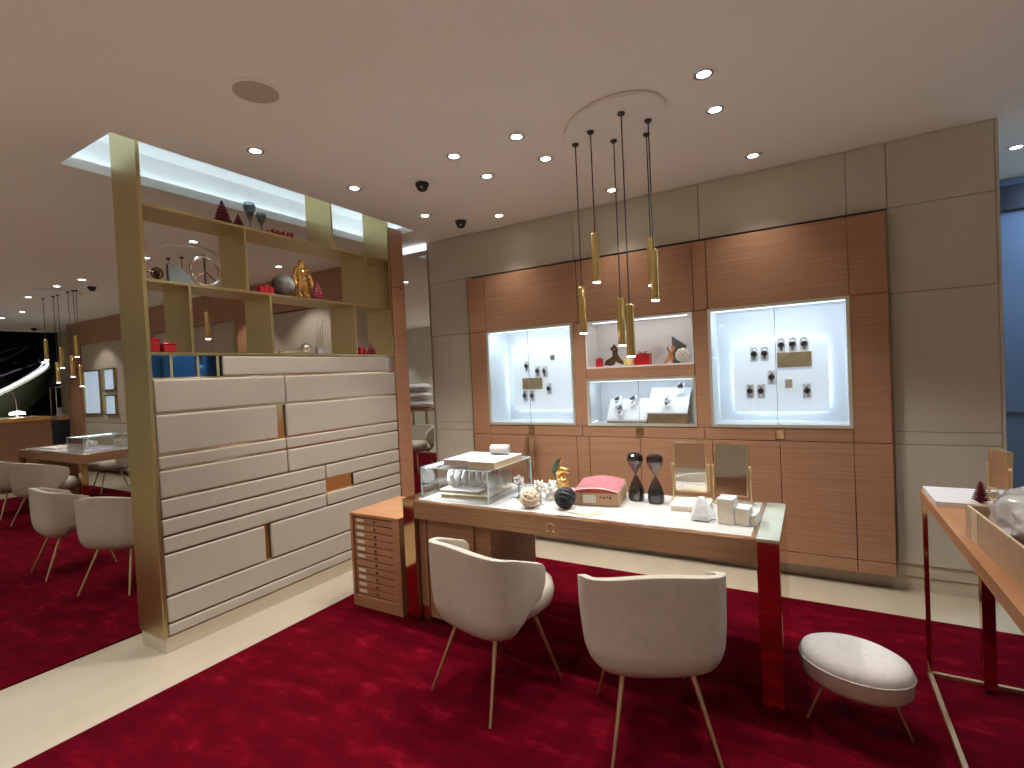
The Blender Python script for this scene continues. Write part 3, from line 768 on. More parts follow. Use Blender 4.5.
# what lies in and on the glass box
def book(x0, x1, y0, y1, z0, z1, rz, name, label, mat, cat='book', cover='kraft', group=None):
    cx, cy = (x0+x1)/2, (y0+y1)/2
    t = thing(name, label, cat, (cx, cy, z0), rz, group)
    hx, hy, h = (x1-x0)/2, (y1-y0)/2, z1-z0
    MB().box(-hx+.004, hx-.004, -hy+.004, hy-.004, .003, h-.003).build('pages', cover, t)
    MB().box(-hx, hx, -hy, hy, h-.0028, h).build('cover', mat, t)
    MB().box(-hx, hx, -hy, hy, 0, .0028).build('back_cover', mat, t)
    return t
book(-2.0, -1.66, 2.45, 2.78, DZ+.001, DZ+.024, 6, 'tray_box', 'large cream and gold presentation tray, lowest in the glass box', 'cream', 'tray', 'plaque')
book(-2.02, -1.74, 2.47, 2.73, DZ+.0245, DZ+.041, 3, 'book', 'white covered book under the bubble wrap in the glass box', 'paper')
b = MB()
for i in range(9):
    y0 = i*.042
    b.lathe([(0, -.021), (.046, -.019), (.053, 0), (.046, .019), (0, .021)], (-1.98+i*.042, 2.56+i*.014, DZ+.044+.052), 18, (1, .33, 0))
tag(b.disp(.006, 30).build('bubble_wrap_roll', 'bubble', loc=(-1.85, 2.6, DZ+.044)), 'lumpy clear bubble wrap roll lying on the book in the glass box', 'wrap')
book(-1.985, -1.778, 2.47, 2.79, .958, .992, 2, 'booklet', 'lavender grey booklet on the left of the glass box lid', 'lav_paper', cover='kraft')
book(-1.768, -1.58, 2.425, 2.765, .958, .998, 2, 'book', 'thick white book on the right of the glass box lid', 'paper', cover='kraft')
t = thing('towel_roll', 'white rolled cloth lying on the white book over the glass box', 'towel', (-1.705, 2.70, .999), 12)
MB().rod((-.062, 0, .031), (.062, 0, .031), .03, .03, 20).build('roll', 'paper', t, bevel=.008)
b = MB()
for sx in (-.0625, .0625):
    b.tube([(sx, .018*math.cos(a)*(1-a/14), .031+.018*math.sin(a)*(1-a/14)) for a in [i*.5 for i in range(22)]], .0018, 5)
b.build('fold', 'lav_paper', t)
book(-1.595+.03, -1.47, 2.74, 2.90, DZ+.0005, DZ+.012, 6, 'folder', 'thin cream folder at the back of the desk, right of the glass box', 'cream', 'folder')

# small ornaments on the desk
z = DZ+.0005
t = thing('silver_figurine', 'small silver ball-topped figurine on the desk beside the glass box', 'figurine', (-1.52, 2.60, z))
MB().lathe([(.022, 0), (.022, .004), (.008, .012), (.007, .07), (.012, .078), (0, .082)], (0, 0, 0), 18).build('stem', 'steel', t)
b = MB()
for i in range(8):
    a = i*PI/4
    b.ball((.021*math.cos(a), .021*math.sin(a), .098+.012*(i % 2)), .014, 2)
b.ball((0, 0, .12), .017, 2)
b.build('cluster', 'silver', t)
def star(loc, r, label, mat='white', seed=0):
    bm = MB(); bmesh.ops.create_icosphere(bm.bm, subdivisions=1, radius=r*.55)
    for f in list(bm.bm.faces):
        c = f.calc_center_median(); v = bm.bm.verts.new(c.normalized()*r)
        vs = list(f.verts); bm.bm.faces.remove(f)
        for i in range(3): bm.bm.faces.new((vs[i], vs[(i+1) % 3], v))
    bm.rotate(Matrix.Rotation(seed, 3, 'X') @ Matrix.Rotation(seed*1.7, 3, 'Z'))
    lo = min(v.co.z for v in bm.bm.verts)
    bm.rotate(Matrix.Translation((loc[0], loc[1], loc[2]-lo)))
    return tag(bm.build('paper_star', mat, flat=True, loc=loc), label, 'ornament', 'folded white stars')
star((-1.44, 2.545, z), .05, 'folded white star ornament just behind the beige knot ball', 'clear_lump', .4)
star((-1.33, 2.62, z), .062, 'larger white folded star ornament between the beige and black knot balls', 'white', 1.1)
star((-1.46, 2.73, z), .05, 'pale pink folded star at the back, behind the silver figurine', 'coral_white', 2.0)
star((-1.335, 2.50, z), .036, 'small clear faceted ornament in front of the white star', 'clear_lump', 2.7)
star((-1.40, 2.80, z), .042, 'small cream folded star beside the gold figurine', 'cream', .9)
def knot(loc, r, mat, label, rot):
    b = MB(); c = Vector((0, 0, 0)); tr = r*.21
    for ax in range(3):
        for k in (-1, 0, 1):
            pts = []
            off = k*tr*1.75; rr = math.sqrt(max(1e-6, (r*(.76+.04*ax))**2-off**2))
            for i in range(28):
                a = 2*PI*i/28
                p = [rr*math.cos(a), rr*math.sin(a)]; p.insert(ax, off)
                pts.append(p)
            b.tube(pts, tr, 7, True)
    b.ball((0, 0, 0), r*.72, 2)
    b.rotate(Matrix.Rotation(rot, 3, 'X') @ Matrix.Rotation(rot*.7, 3, 'Y'))
    lo = min(v.co.z for v in b.bm.verts); b.rotate(Matrix.Translation((loc[0], loc[1], loc[2]-lo)))
    return tag(b.build('knot_ball', mat, loc=loc), label, 'ornament', 'cord knot balls')
knot((-1.355, 2.425, z), .052, 'rope', 'beige cord knot ball at the front edge of the desk', .5)
knot((-1.165, 2.475, z), .056, 'navy', 'black cord knot ball in front of the cardboard box', .9)
t = thing('gold_figurine', 'gold curled animal figurine with a green leaf at the back of the desk', 'figurine', (-1.31, 2.72, z))
b = MB()
b.tube([(-.05, 0, .03), (-.02, 0, .028), (.015, 0, .04), (.03, 0, .075), (.01, 0, .105), (-.005, 0, .13), (.02, 0, .155), (.05, 0, .15), (.062, 0, .135)], [.022, .034, .04, .032, .024, .022, .026, .018, .008], 12)
b.ball((-.03, -.01, .03), .028, 2); b.ball((.05, .01, .03), .026, 2); b.ball((.03, -.02, .09), .022, 2)
b.build('body', 'gold', t, remesh=.005)
MB().prism([(-.03, .10), (-.055, .13), (-.05, .175), (-.015, .215), (.012, .225), (0, .19), (-.008, .14), (-.015, .105)], 'y', .012, .018).build('leaf', 'leaf_green', t, bevel=.002)
MB().tube([(-.02, .015, .07), (-.022, .015, .12), (-.012, .013, .17), (.014, .015, .226)], .0035, 6).build('leaf_stem', 'gold', t)
# cardboard box with pink card
t = thing('cardboard_box', 'small brown cardboard box on the desk with a white label', 'box', (-1.055, 2.72, z), 10)
MB().box(-.125, .125, -.15, .15, 0, .072).build('box_body', 'cardboard', t, bevel=.003)
MB().box(-.07, .0, -.152, -.1503, .016, .06).build('label', 'label_white', t)
b = MB()
for i in range(4): b.box(.02+i*.018, .03+i*.018, -.152, -.1503, .045-.004*(i % 2), .053)
b.build('print', 'antique', t)
b = MB(); pts = []
n = 10
vs = [[b.bm.verts.new((-.13+.25*i/n, yy, .0725+.004+.02*math.sin(PI*i/n)+.012*(yy > 0))) for i in range(n+1)] for k, yy in enumerate((-.155, 0, .135))]
for r1, r2 in zip(vs, vs[1:]):
    for i in range(n): b.bm.faces.new((r1[i], r1[i+1], r2[i+1], r2[i]))
bmesh.ops.solidify(b.bm, geom=b.bm.faces[:], thickness=.003)
b.rotate(Matrix.Translation((-1.055, 2.72, z)) @ Matrix.Rotation(R_(10), 4, 'Z'))
o = tag(b.build('envelope', 'pink', loc=(-1.055, 2.72, z+.075)), 'bowed pink envelope with pale rim on the cardboard box', 'envelope')
b = MB()
for i in range(n):
    x0, x1 = -.13+.25*i/n, -.13+.25*(i+1)/n
    za, zb = [.0725+.0045+.02*math.sin(PI*k/n) for k in (i, i+1)]
    b.prism([(x0, za+.0006), (x1, zb+.0006), (x1, zb+.0016), (x0, za+.0016)], 'y', -.1555, -.145)
b.rotate(Matrix.Translation((-1.055, 2.72, z)) @ Matrix.Rotation(R_(10), 4, 'Z'))
rim = b.build('rim', 'label_white', o, world=True, label='pale rim')
# brown envelopes
def sheet(c, sx, sy, z0, rz, name, label, mat, cat, th=.002):
    b = MB().box(-sx/2, sx/2, -sy/2, sy/2, 0, th)
    o = tag(b.build(name, mat, loc=(0, 0, 0)), label, cat); o.location = (c[0], c[1], z0); o.rotation_euler = (0, 0, R_(rz)); return o
sheet((-1.04, 2.44), .15, .12, z, -28, 'envelope', 'lower brown paper envelope in front of the cardboard box', 'kraft', 'envelope')
sheet((-1.06, 2.45), .13, .11, z+.0025, -8, 'envelope', 'upper cream paper envelope in front of the cardboard box', 'cream', 'envelope')
# hourglasses
def hourglass(loc, label):
    t = thing('hourglass', label, 'hourglass', loc, 0, 'smoky hourglasses')
    r = .044
    MB().lathe([(0, 0), (r*.86, 0), (r*.98, .012), (r, .05), (r*.86, .075), (r*.45, .115), (.005, .142), (r*.42, .172), (r*.86, .205), (r, .228), (r*.95, .25), (r*.6, .264), (0, .267)], (0, 0, 0), 28).build('glass_bulb', 'smoke_glass', t)
    MB().lathe([(0, .003), (r*.84, .004), (r*.92, .014), (r*.94, .045), (r*.80, .052), (0, .095)], (0, 0, 0), 24).build('sand', 'black', t)
    MB().lathe([(0, .256), (r*.88, .25), (r*.93, .238), (r*.9, .222), (0, .218)], (0, 0, 0), 24).build('cap', 'antique', t)
    return t
h1 = hourglass((-.868, 2.775, z), 'smoky glass hourglass nearer the cardboard box')
dup(h1, (-.752, 2.75, z), label='smoky glass hourglass nearer the two standing mirrors')
# vanity mirrors
def vanity(loc, rz, label, tiltdeg, w=.165, h=.265):
    t = thing('vanity_mirror', label, 'mirror', loc, rz, 'brass framed table mirrors')
    zc = h*.62; bw = w/2+.0115
    MB().box(-bw-.006, bw+.006, -.045, .045, 0, .010).build('base', 'pale_brass', t, bevel=.003)
    for s in (-1, 1): MB().rod((s*bw, 0, .010), (s*bw, 0, zc+.02), .0045).build('bracket', 'pale_brass', t)
    for s in (-1, 1): MB().ball((s*bw, 0, zc+.028), .0085, 2).build('knob', 'pale_brass', t)
    f = MB(); e = .004
    f.box(-w/2, w/2, .004, .012, -h/2, h/2)
    for s in (-1, 1): f.box(s*w/2-e, s*w/2+e, -.006, .012, -h/2, h/2); f.box(-w/2, w/2, -.006, .012, s*h/2-e, s*h/2+e)
    fo = f.build('frame', 'pale_brass', t); fo.location = (0, 0, zc+.013); fo.rotation_euler.x = R_(tiltdeg)
    g = MB().box(-w/2+e, w/2-e, -.001, .0035, -h/2+e, h/2-e).build('mirror_glass', 'mirror', fo)
    return t
v1 = vanity((-.595, 2.885, z), 4, 'brass framed table mirror on the desk next to the hourglasses', -1)
vanity((-.385, 2.875, z), -8, 'brass framed table mirror on the desk behind the white display blocks', -12)
# cream book, cloth cone, display blocks
book(-.655, -.47, 2.625, 2.815, z, z+.028, 4, 'jewel_case', 'closed cream jewel case lying before the table mirrors', 'cream', 'jewel case', 'cream')
b = MB().lathe([(.055, 0), (.05, .02), (.034, .06), (.02, .09), (.012, .10), (0, .103)], (0, 0, 0), 14, fr=lambda a, r, zz: r*(1+.18*math.sin(5*a)))
b.disp(.005, 40, 3)
o = tag(b.build('cloth_cone', 'clear_lump', flat=True), 'crumpled translucent wrap standing beside the white display blocks', 'wrap'); o.location = (-.475, 2.525, z+.006)
def block(x0, x1, y0, y1, h, label):
    t = thing('display_block', label, 'display block', ((x0+x1)/2, (y0+y1)/2, z), -6, 'white display blocks')
    hx, hy = (x1-x0)/2, (y1-y0)/2
    MB().box(-hx, hx, -hy, hy, 0, h).build('block', 'white', t, bevel=.002)
    MB().box(-hx+.001, hx-.001, -hy-.0012, -hy, .004, h-.004).build('front_face', 'cream', t)
    return t
block(-.395, -.325, 2.475, 2.56, .118, 'tallest white display block, next to the crumpled wrap')
block(-.322, -.262, 2.485, 2.57, .078, 'middle-height white display block of the group')
block(-.255, -.235, 2.49, 2.60, .05, 'lowest and thinnest white display block at the desk end') 
tag(MB().box(-.30, -.29, 2.60, 2.606, z, z+.07).build('ring_stick', 'silver', loc=(-.295, 2.603, z)), 'thin upright silver display stick behind the white blocks', 'display stick')

# ------------------------------------------------------------------ chest of drawers
t = C = thing('drawer_chest', 'low light wood chest of many shallow drawers beside the desk', 'chest of drawers', (-2.46, 2.58, .012), 0)
cx0, cx1, cy0, cy1, cz = -2.68, -2.245, 2.335, 2.80, .632
def cbox(n, m, x0, x1, y0, y1, z0, z1, bv=.002, parent=None): return MB().box(x0, x1, y0, y1, z0, z1).build(n, m, parent or C, world=True, bevel=bv)
cbox('top', 'chest_wood', cx0, cx1, cy0, cy1, cz-.02, cz)
cbox('side', 'chest_wood', cx0, cx0+.022, cy0, cy1, FZ, cz-.0205); cbox('side', 'chest_wood', cx1-.022, cx1, cy0, cy1, FZ, cz-.0205)
cbox('back', 'chest_wood', cx0+.0225, cx1-.0225, cy1-.02, cy1, FZ, cz-.0205)
cbox('plinth', 'chest_wood', cx0+.0225, cx1-.0225, cy0, cy0+.03, FZ, .085)
cbox('stile', 'chest_wood', cx1-.06, cx1-.0225, cy0+.001, cy0+.03, .0855, cz-.0205)
nd = 11; h = (cz-.025-.09)/nd
for i in range(nd):
    z0 = .09+i*h
    d = cbox('drawer', 'chest_wood', cx0+.026, cx1-.063, cy0+.012, cy1-.03, z0+.003, z0+h-.0035, .001)
    if i not in (4,): cbox('label_plate', 'label_white', cx0+.05, cx0+.115, cy0+.0105, cy0+.0115, z0+.014, z0+h-.013, 0, d)
    MB().ball((cx0+.215, cy0+.006, z0+h/2), .0075, 2).build('knob', 'antique', d, world=True)

# ------------------------------------------------------------------ chairs
def make_chair(label, group):
    t = thing('tub_chair', label, 'chair', (0, 0, 0), 0, group)
    # shell
    def lerp(tab, x):
        for (a, va), (b_, vb) in zip(tab, tab[1:]):
            if x <= b_: return va+(vb-va)*(x-a)/(b_-a)
        return tab[-1][1]
    S = [(0, .50), (.035, .70), (.08, .83), (.15, .91), (.28, .965), (.55, .99), (1., 1.)]
    TH = [(0, 58), (.10, 68), (.25, 80), (.45, 91), (.65, 96), (.82, 96), (.91, 92), (.96, 86), (.99, 79), (1., 72)]
    nu, nv = 37, 21
    bm = MB(); grid = []
    for j in range(nv):
        tt = j/(nv-1); tt = tt**1.25
        s = lerp(S, tt); th = R_(lerp(TH, tt)); row = []
        for i in range(nu):
            a = -th+2*th*i/(nu-1)
            ca, sa = math.cos(a), math.sin(a)
            e = .62
            x = .283*s*math.copysign(abs(sa)**e, sa); y = -.255*s*math.copysign(abs(ca)**e, ca)
            zz = .302+tt*(.425-.05*(abs(a)/R_(90))**1.2)
            row.append(bm.bm.verts.new((x, y, zz)))
        grid.append(row)
    for r1, r2 in zip(grid, grid[1:]):
        for i in range(nu-1): bm.bm.faces.new((r1[i], r1[i+1], r2[i+1], r2[i]))
    # close the bowl below
    ctr = bm.bm.verts.new((0, .0, .299))
    for i in range(nu-1): bm.bm.faces.new((grid[0][i+1], grid[0][i], ctr))
    sh = bm.build('backrest', 'chair', t, ang=180)
    so = sh.modifiers.new('thick', 'SOLIDIFY'); so.thickness = .034; so.offset = -1
    bv = sh.modifiers.new('edge', 'BEVEL'); bv.width = .013; bv.segments = 3; bv.limit_method = 'ANGLE'; bv.angle_limit = R_(50)
    # seat
    b = MB(); prof = [(0, .345), (.15, .345), (.205, .356), (.236, .382), (.243, .42), (.236, .456), (.210, .478), (.14, .488), (0, .490)]
    b.lathe(prof, (0, 0, 0), 40)
    for v in b.bm.verts:
        x, y, zz = v.co
        v.co.y = y*(1.15 if y > 0 else .84)+.055
        k = abs(x)/.238
        v.co.x = x*.94
    b.build('seat', 'chair', t, ang=60)
    for sx in (-1, 1):
        for sy in (-1, 1):
            MB().rod((sx*.13, sy*.13+.005, .312), (sx*.202, .225 if sy > 0 else -.245, 0), .0115, .007, 12).build('leg', 'leg', t)
    return t
GC = 'cream tub chairs'
CZ = .0125
ch = make_chair('cream tub chair in front of the drawer pedestal, left of the other desk chair', GC)
ch.location = (-1.352, 2.03, CZ); ch.rotation_euler.z = R_(-14)
dup(ch, (-.611, 2.05, CZ), 27, 'cream tub chair seen from behind at the middle of the desk, nearest the viewer')
dup(ch, (-5.53, 1.82, CZ), -4, 'cream tub chair with its seat visible, left of the brass pillar, neighbouring bay')
dup(ch, (-4.64, 1.86, CZ), 26, 'cream tub chair half hidden by the brass end pillar')
dup(ch, (-8.8, 2.32, CZ), 10, 'far cream tub chair at the left edge, at the corner of the far desk')
dup(ch, (-7.9, 2.36, CZ), 20, 'far cream tub chair in front of the far desk, partly hidden by a nearer chair')
dup(ch, (-9.25, 3.56, .0005), 175, 'cream chair behind the far desk, only its seat showing under the desk')

# footstool
t = thing('footstool', 'low oval pale footstool with splayed brass legs on the red carpet', 'stool', (.108, 2.44, CZ), -22)
def oval(prof, n=40, a=1.26): 
    b = MB(); b.lathe(prof, (0, 0, 0), n)
    for v in b.bm.verts: v.co.x *= a
    return b
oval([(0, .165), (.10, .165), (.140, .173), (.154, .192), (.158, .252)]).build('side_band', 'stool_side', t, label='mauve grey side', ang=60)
oval([(.158, .2525), (.157, .266), (.149, .286), (.126, .301), (.08, .309), (0, .313)]).build('cushion_top', 'stool', t, ang=60)
b = MB(); b.tube([(1.26*.1585*math.cos(a), .1585*math.sin(a), .2525) for a in [i*PI/24 for i in range(48)]], .003, 6, True); b.build('piping', 'stool', t)
for (tx, ty), (fx, fy) in (((-.085, -.06), (-.142, -.105)), ((.115, .025), (.178, .042)), ((-.06, .07), (-.10, .125))):
    MB().rod((tx, ty, .166), (fx, fy, 0), .007, .005, 10).build('leg', 'leg', t)

# ------------------------------------------------------------------ pendant clusters
def cluster(ox, oy, pend, label, oval_c, first=None):
    cx, cy = ox+oval_c[0], oy+oval_c[1]
    t = thing('pendant_cluster', label, 'pendant lamp', (cx, cy, CE), 0, 'brass pendant clusters')
    b = MB(); b.lathe([(0, 0), (.97, 0), (.97, -.008), (1, -.008), (1.0, -.022), (.99, -.026), (0, -.026)], (0, 0, 0), 56)
    for v in b.bm.verts:
        x, y = v.co.x*.335, v.co.y*.245
        a = R_(-38)
        v.co.x, v.co.y = x*math.cos(a)-y*math.sin(a), x*math.sin(a)+y*math.cos(a)
    b.build('canopy', 'white', t)
    for dx, dy, zb, L in pend:
        x, y = ox+dx-cx, oy+dy-cy
        r = .0235
        s = MB().lathe([(r, zb-CE+.004), (r, zb-CE+L-.004), (r-.004, zb-CE+L), (.004, zb-CE+L)], (x, y, 0), 20).build('shade', 'pendant', t)
        MB().lathe([(0, zb-CE), (r*.86, zb-CE), (r*.9, zb-CE+.0035), (0, zb-CE+.0035)], (x, y, 0), 18).build('lamp_tip', 'tip', s)
        MB().rod((x, y, zb-CE+L), (x, y, -.036), .0035, .0035, 8).build('cord', 'dark', t)
        MB().lathe([(.004, -.045), (.018, -.036), (.02, -.0265), (0, -.0265)], (x, y, 0), 14).build('ceiling_cap', 'black', t)
        spot((ox+dx, oy+dy, zb-.006), 1.3, 100, .5, (1, .9, .76), .02)
    return t
L = .275
main = [(-1.134, 2.76, 1.712, L), (-1.004, 2.665, 1.976, L), (-.936, 2.847, 1.63, L), (-.80, 2.57, 1.558, L), (-.706, 2.727, 1.85, L), (-.758, 2.88, 1.955, L)]
main = [(x*1.0195, y*1.0195, 1.5+(zb-1.5)*1.0195, l) for x, y, zb, l in main]
cluster(0, 0, main, 'cluster of six slim brass pendants over the main desk', (-.907, 2.746))
far = [(-8.98, 2.78, 1.985, L), (-8.55, 2.80, 1.855, L), (-8.70, 2.80, 1.665, L), (-8.23, 2.80, 1.725, L), (-8.07, 2.80, 1.97, L), (-8.04, 2.82, 1.595, L)]
far = [(x, y, zb, L) for x, y, zb, _ in far]
cluster(0, 0, far, 'cluster of six slim brass pendants over the far desk at left', (-8.5, 2.78))
mid = [(-5.55, 2.715, 1.78, L), (-5.42, 2.775, 1.92, L), (-5.19, 2.865, 1.985, L)]
cluster(0, 0, mid, 'brass pendant cluster of the middle bay seen through the partition shelves', (-5.28, 2.76))

# ------------------------------------------------------------------ ceiling fittings
def downlight(x, y, label, cool=False, power=26, light=True, size=100):
    t = thing('downlight', label, 'ceiling light', (x, y, CE), 0, 'recessed ceiling downlights')
    MB().lathe([(.048, -.001), (.050, -.006), (.060, -.006), (.064, -.0005), (.064, 0), (.048, 0)], (0, 0, 0), 32).build('trim_ring', 'white', t)
    MB().lathe([(.0475, -.001), (.045, -.0048), (.034, -.0020), (.033, -.0035), (.031, -.0035), (.031, -.0005)], (0, 0, 0), 28).build('inner_ring', 'ring_grey', t)
    MB().lathe([(0, -.0005), (.0305, -.0005), (.0305, -.003), (0, -.003)], (0, 0, 0), 24).build('lens', 'lens_cool' if cool else 'lens', t)
    if light: spot((x, y, CE-.012), power, size, 1. if size < 95 else .4, (1, .945, .885) if not cool else (1, .95, .88))
    return t
for x, y, l in ((-2.72, 1.83, 'recessed downlight by the brass end pillar, nearest the round ceiling speaker'),
                (-2.722, 2.569, 'recessed downlight beside the middle of the light recess, left of the plated camera'),
                (-1.854, 2.568, 'recessed downlight first left of the four grouped over the desk'),
                (-1.866, 2.955, 'recessed downlight at the back left of the four grouped over the desk'),
                (-1.414, 2.574, 'recessed downlight at the front right of the four grouped over the desk'),
                (-1.415, 2.943, 'recessed downlight at the back right of the four, next to the pendant canopy'),
                (-.395, 2.55, 'bright recessed downlight right of the pendant canopy, nearer the viewer'),
                (-.405, 2.934, 'bright recessed downlight right of the pendant canopy, nearer the back wall'),
                (-.294, 3.728, 'recessed downlight by the back wall above the right-hand lit case'),
                (-1.264, 3.757, 'recessed downlight by the back wall behind the pendant cords'),
                (-2.259, 3.738, 'recessed downlight by the back wall right of the small dome camera'),
                (-2.74, 3.345, 'recessed downlight between the light recess and the small dome camera')):
    downlight(x, y, l, cool=(x > -.5 and y < 3), power=20 if y > 3.3 else 50, size=92 if y > 3.3 else 96)
for x, y, l in ((-8.04, 2.63, 'far bay downlight just above the pendant canopy at left'),
                (-7.40, 2.66, 'far bay downlight right of the pendant canopy, above the small camera'),
                (-9.15, 2.68, 'far bay downlight left of the pendant canopy'),
                (-10.8, 3.08, 'far left downlight, smaller and further than the others'),
                (-11.8, 3.10, 'far downlight at the very left edge of the ceiling'),
                (-5.79, 2.62, 'middle bay downlight seen between the brass pillar and the upright'),
                (-4.86, 2.60, 'middle bay downlight seen above the curved canopy through the top shelf'),
                (-5.22, 3.72, 'middle bay downlight seen behind the gold astronaut')):
    downlight(x, y, l, power=30)
for x, y in ((-6.3, 2.95), (-4.2, 3.0), (-4.6, 1.2), (-6.2, 1.0), (-8.3, 1.0), (-8.8, 3.7), (-11.0, 3.7), (-6.5, 3.7)): spot((x, y, CE-.012), 26)
for x, y in ((-2.72, .9), (-1.4, .8), (.5, 1.0), (1.0, 2.5)): spot((x, y, CE-.012), 30)  # bare lamps out of view, added for light near the camera
for x in (-12, -10, -8, -6, -4.5, -3, -1.6, -.2, 1.3):  # unseen lamps, added to brighten the ceiling by bounce off the floor
    for y in (-.35, -1.7): spot((x, y, CE-.012), FRONT_FILL if x > -3.5 else FRONT_FILL*.7, col=(.97, .985, 1.))
spot((1.21, 4.69, CE-.012), 12, 100, .4, (.75, .86, 1.))
dl = downlight(1.21, 4.69, 'recessed downlight in the bluish passage beyond the back wall', True, light=False)

t = thing('ceiling_speaker', 'flush round grey speaker grille in the ceiling', 'speaker', (-2.165, 1.477, CE))
MB().lathe([(.098, -.002), (.10, -.006), (.113, -.004), (.115, 0), (.098, 0)], (0, 0, 0), 40).build('trim_ring', 'ceiling', t)
b = MB().lathe([(0, -.004), (.05, -.0038), (.097, -.002), (.097, 0), (0, 0)], (0, 0, 0), 40).build('grille', 'tan_wall', t)

def dome(x, y, label, plate):
    t = thing('dome_camera', label, 'camera', (x, y, CE), 0, 'black dome cameras')
    pr_ = .105 if plate else .05
    MB().lathe([(0, 0), (pr_, 0), (pr_, -.003), (pr_-.004, -.006), (0, -.006)], (0, 0, 0), 36).build('mount_plate', 'white' if plate else 'black', t)
    o = -.0065
    MB().lathe([(0, o), (.045, o), (.047, o-.012), (.043, o-.02), (0, o-.02)], (0, 0, 0), 28).build('housing', 'black', t)
    MB().lathe([(.040, o-.0205), (.037, o-.036), (.026, o-.05), (.012, o-.057), (0, o-.059)], (0, 0, 0), 28).build('dome', 'black', t)
    MB().ball((.018, -.030, o-.038), .012, 2).build('lens', 'steel', t)
    return t
dome(-2.285, 2.775, 'black dome camera on a white round plate between the downlights', True)
dome(-2.60, 3.655, 'small black dome camera without plate near the back wall', False)
dome(-7.80, 2.90, 'black dome camera on a white plate over the far bay', True)
dome(-13.3, 3.95, 'tiny black dome camera at the far left end of the ceiling', False)

# ------------------------------------------------------------------ right-hand table
TX0, TX1, TY0, TY1, TZ_ = .41, 1.05, 1.15, 2.98, .872
t = TB = thing('console_table', 'tall wooden console table on a thin brass frame at the right edge', 'table', (.72, 2.1, .012))
def tbox(n, m, *a, bv=.001, label=None): return MB().box(*a).build(n, m, TB, world=True, bevel=bv, label=label)
tbox('table_top', 'table_wood', TX0, TX1, TY0, TY1, TZ_-.045, TZ_)
w = .018
for x in (TX0+.005, TX1-.005-w):
    for y in (TY0+.005, TY1-.005-w): tbox('leg', 'brass_dark', x, x+w, y, y+w, FZ, TZ_-.0455)
for x in (TX0+.005, TX1-.005-w): tbox('floor_bar', 'leg', x, x+w, TY0+.024, TY1-.024, FZ, FZ+w)
for y in (TY0+.005, TY1-.005-w): tbox('floor_bar', 'leg', TX0+.024, TX1-.024, y, y+w, FZ, FZ+w)
tbox('centre_post', 'brass_dark', .60, .645, 2.90, 2.945, FZ+w, TZ_-.0455)
# board, mirror, ornaments, box
sheet((.69, 2.825), .54, .30, TZ_+.0005, 0, 'display_board', 'white flat display board at the back of the console table', 'paper', 'board', .02)
vanity((.645, 2.80, TZ_+.0215), -76, 'small brass framed mirror standing on the white board of the console table', -2, .12, .165)
def bristle(loc, h, r, label):
    b = MB(); b.rod((0, 0, 0), (0, 0, h), .006, .002, 6)
    n = 9
    for i in range(n):
        zz = h*(.06+.9*i/n); rr = r*(1-i/n*.75)
        for k in range(12):
            a = k*PI/6+i*.3
            b.rod((0, 0, zz), (rr*math.cos(a), rr*math.sin(a), zz+.35*rr), .0045, .001, 5)
    o = tag(b.build('bristle_tree', 'dark_red'), label, 'ornament', 'dark red bristle trees'); o.location = loc
    return o
bristle((.565, 2.70, TZ_+.021), .09, .03, 'left dark red bristle tree on the white board, in front of the mirror')
bristle((.79, 2.76, TZ_+.021), .13, .05, 'right dark red bristle tree behind the plastic bag on the console table')
t = thing('carton', 'open brown cardboard carton on the console table holding a plastic bag', 'box', (.64, 2.02, TZ_+.0005), 3)
bx, by, bh, th = .19, .27, .105, .006
b = MB(); b.box(-bx, bx, -by, by, 0, th)
b.box(-bx, bx, -by, -by+th, th, bh); b.box(-bx, bx, by-th, by, th, bh); b.box(-bx, -bx+th, -by+th, by-th, th, bh); b.box(bx-th, bx, -by+th, by-th, th, bh)
b.build('carton_body', 'cardboard', t)
MB().box(-bx-.0012, -bx, -.03+.18, .03+.18, .0, bh).build('tape', 'kraft', t)
b = MB()
b.prism([(-by, bh), (by, bh), (by-.02, bh+.005), (-by+.02, bh+.005)], 'x', -bx-.001, -bx+th)
b.build('flap', 'kraft', t)
b = MB().ball((0, 0, 0), 1, 5)
for v in b.bm.verts:
    p = v.co.copy()
    v.co = Vector((p.x*.178, p.y*.25, p.z*(.10 if p.z < 0 else .125)))
    f = 1+.10*noise.noise(p*2.0)-.16*abs(noise.noise(p*2.6+Vector((4, 1, 2))))-.07*abs(noise.noise(p*6.5))+.05
    f += .05*math.sin(9*p.y+5*noise.noise(p*2))*(1 if p.z > 0 else 0)-.03*abs(noise.noise(p*13))
    v.co *= min(f, 1.06) if abs(p.z) < .4 else f
    kx = .178; v.co.x = max(-kx, min(kx, v.co.x)); v.co.y = max(-.258, min(.258, v.co.y)); v.co.z = max(-.107, v.co.z)
o = tag(b.build('plastic_bag', 'plastic_bag', ang=180), 'shiny grey plastic bag bulging out of the cardboard carton', 'bag'); o.location = (.635, 2.03, TZ_+.0075+.1075); o.rotation_euler = (0, 0, R_(3))

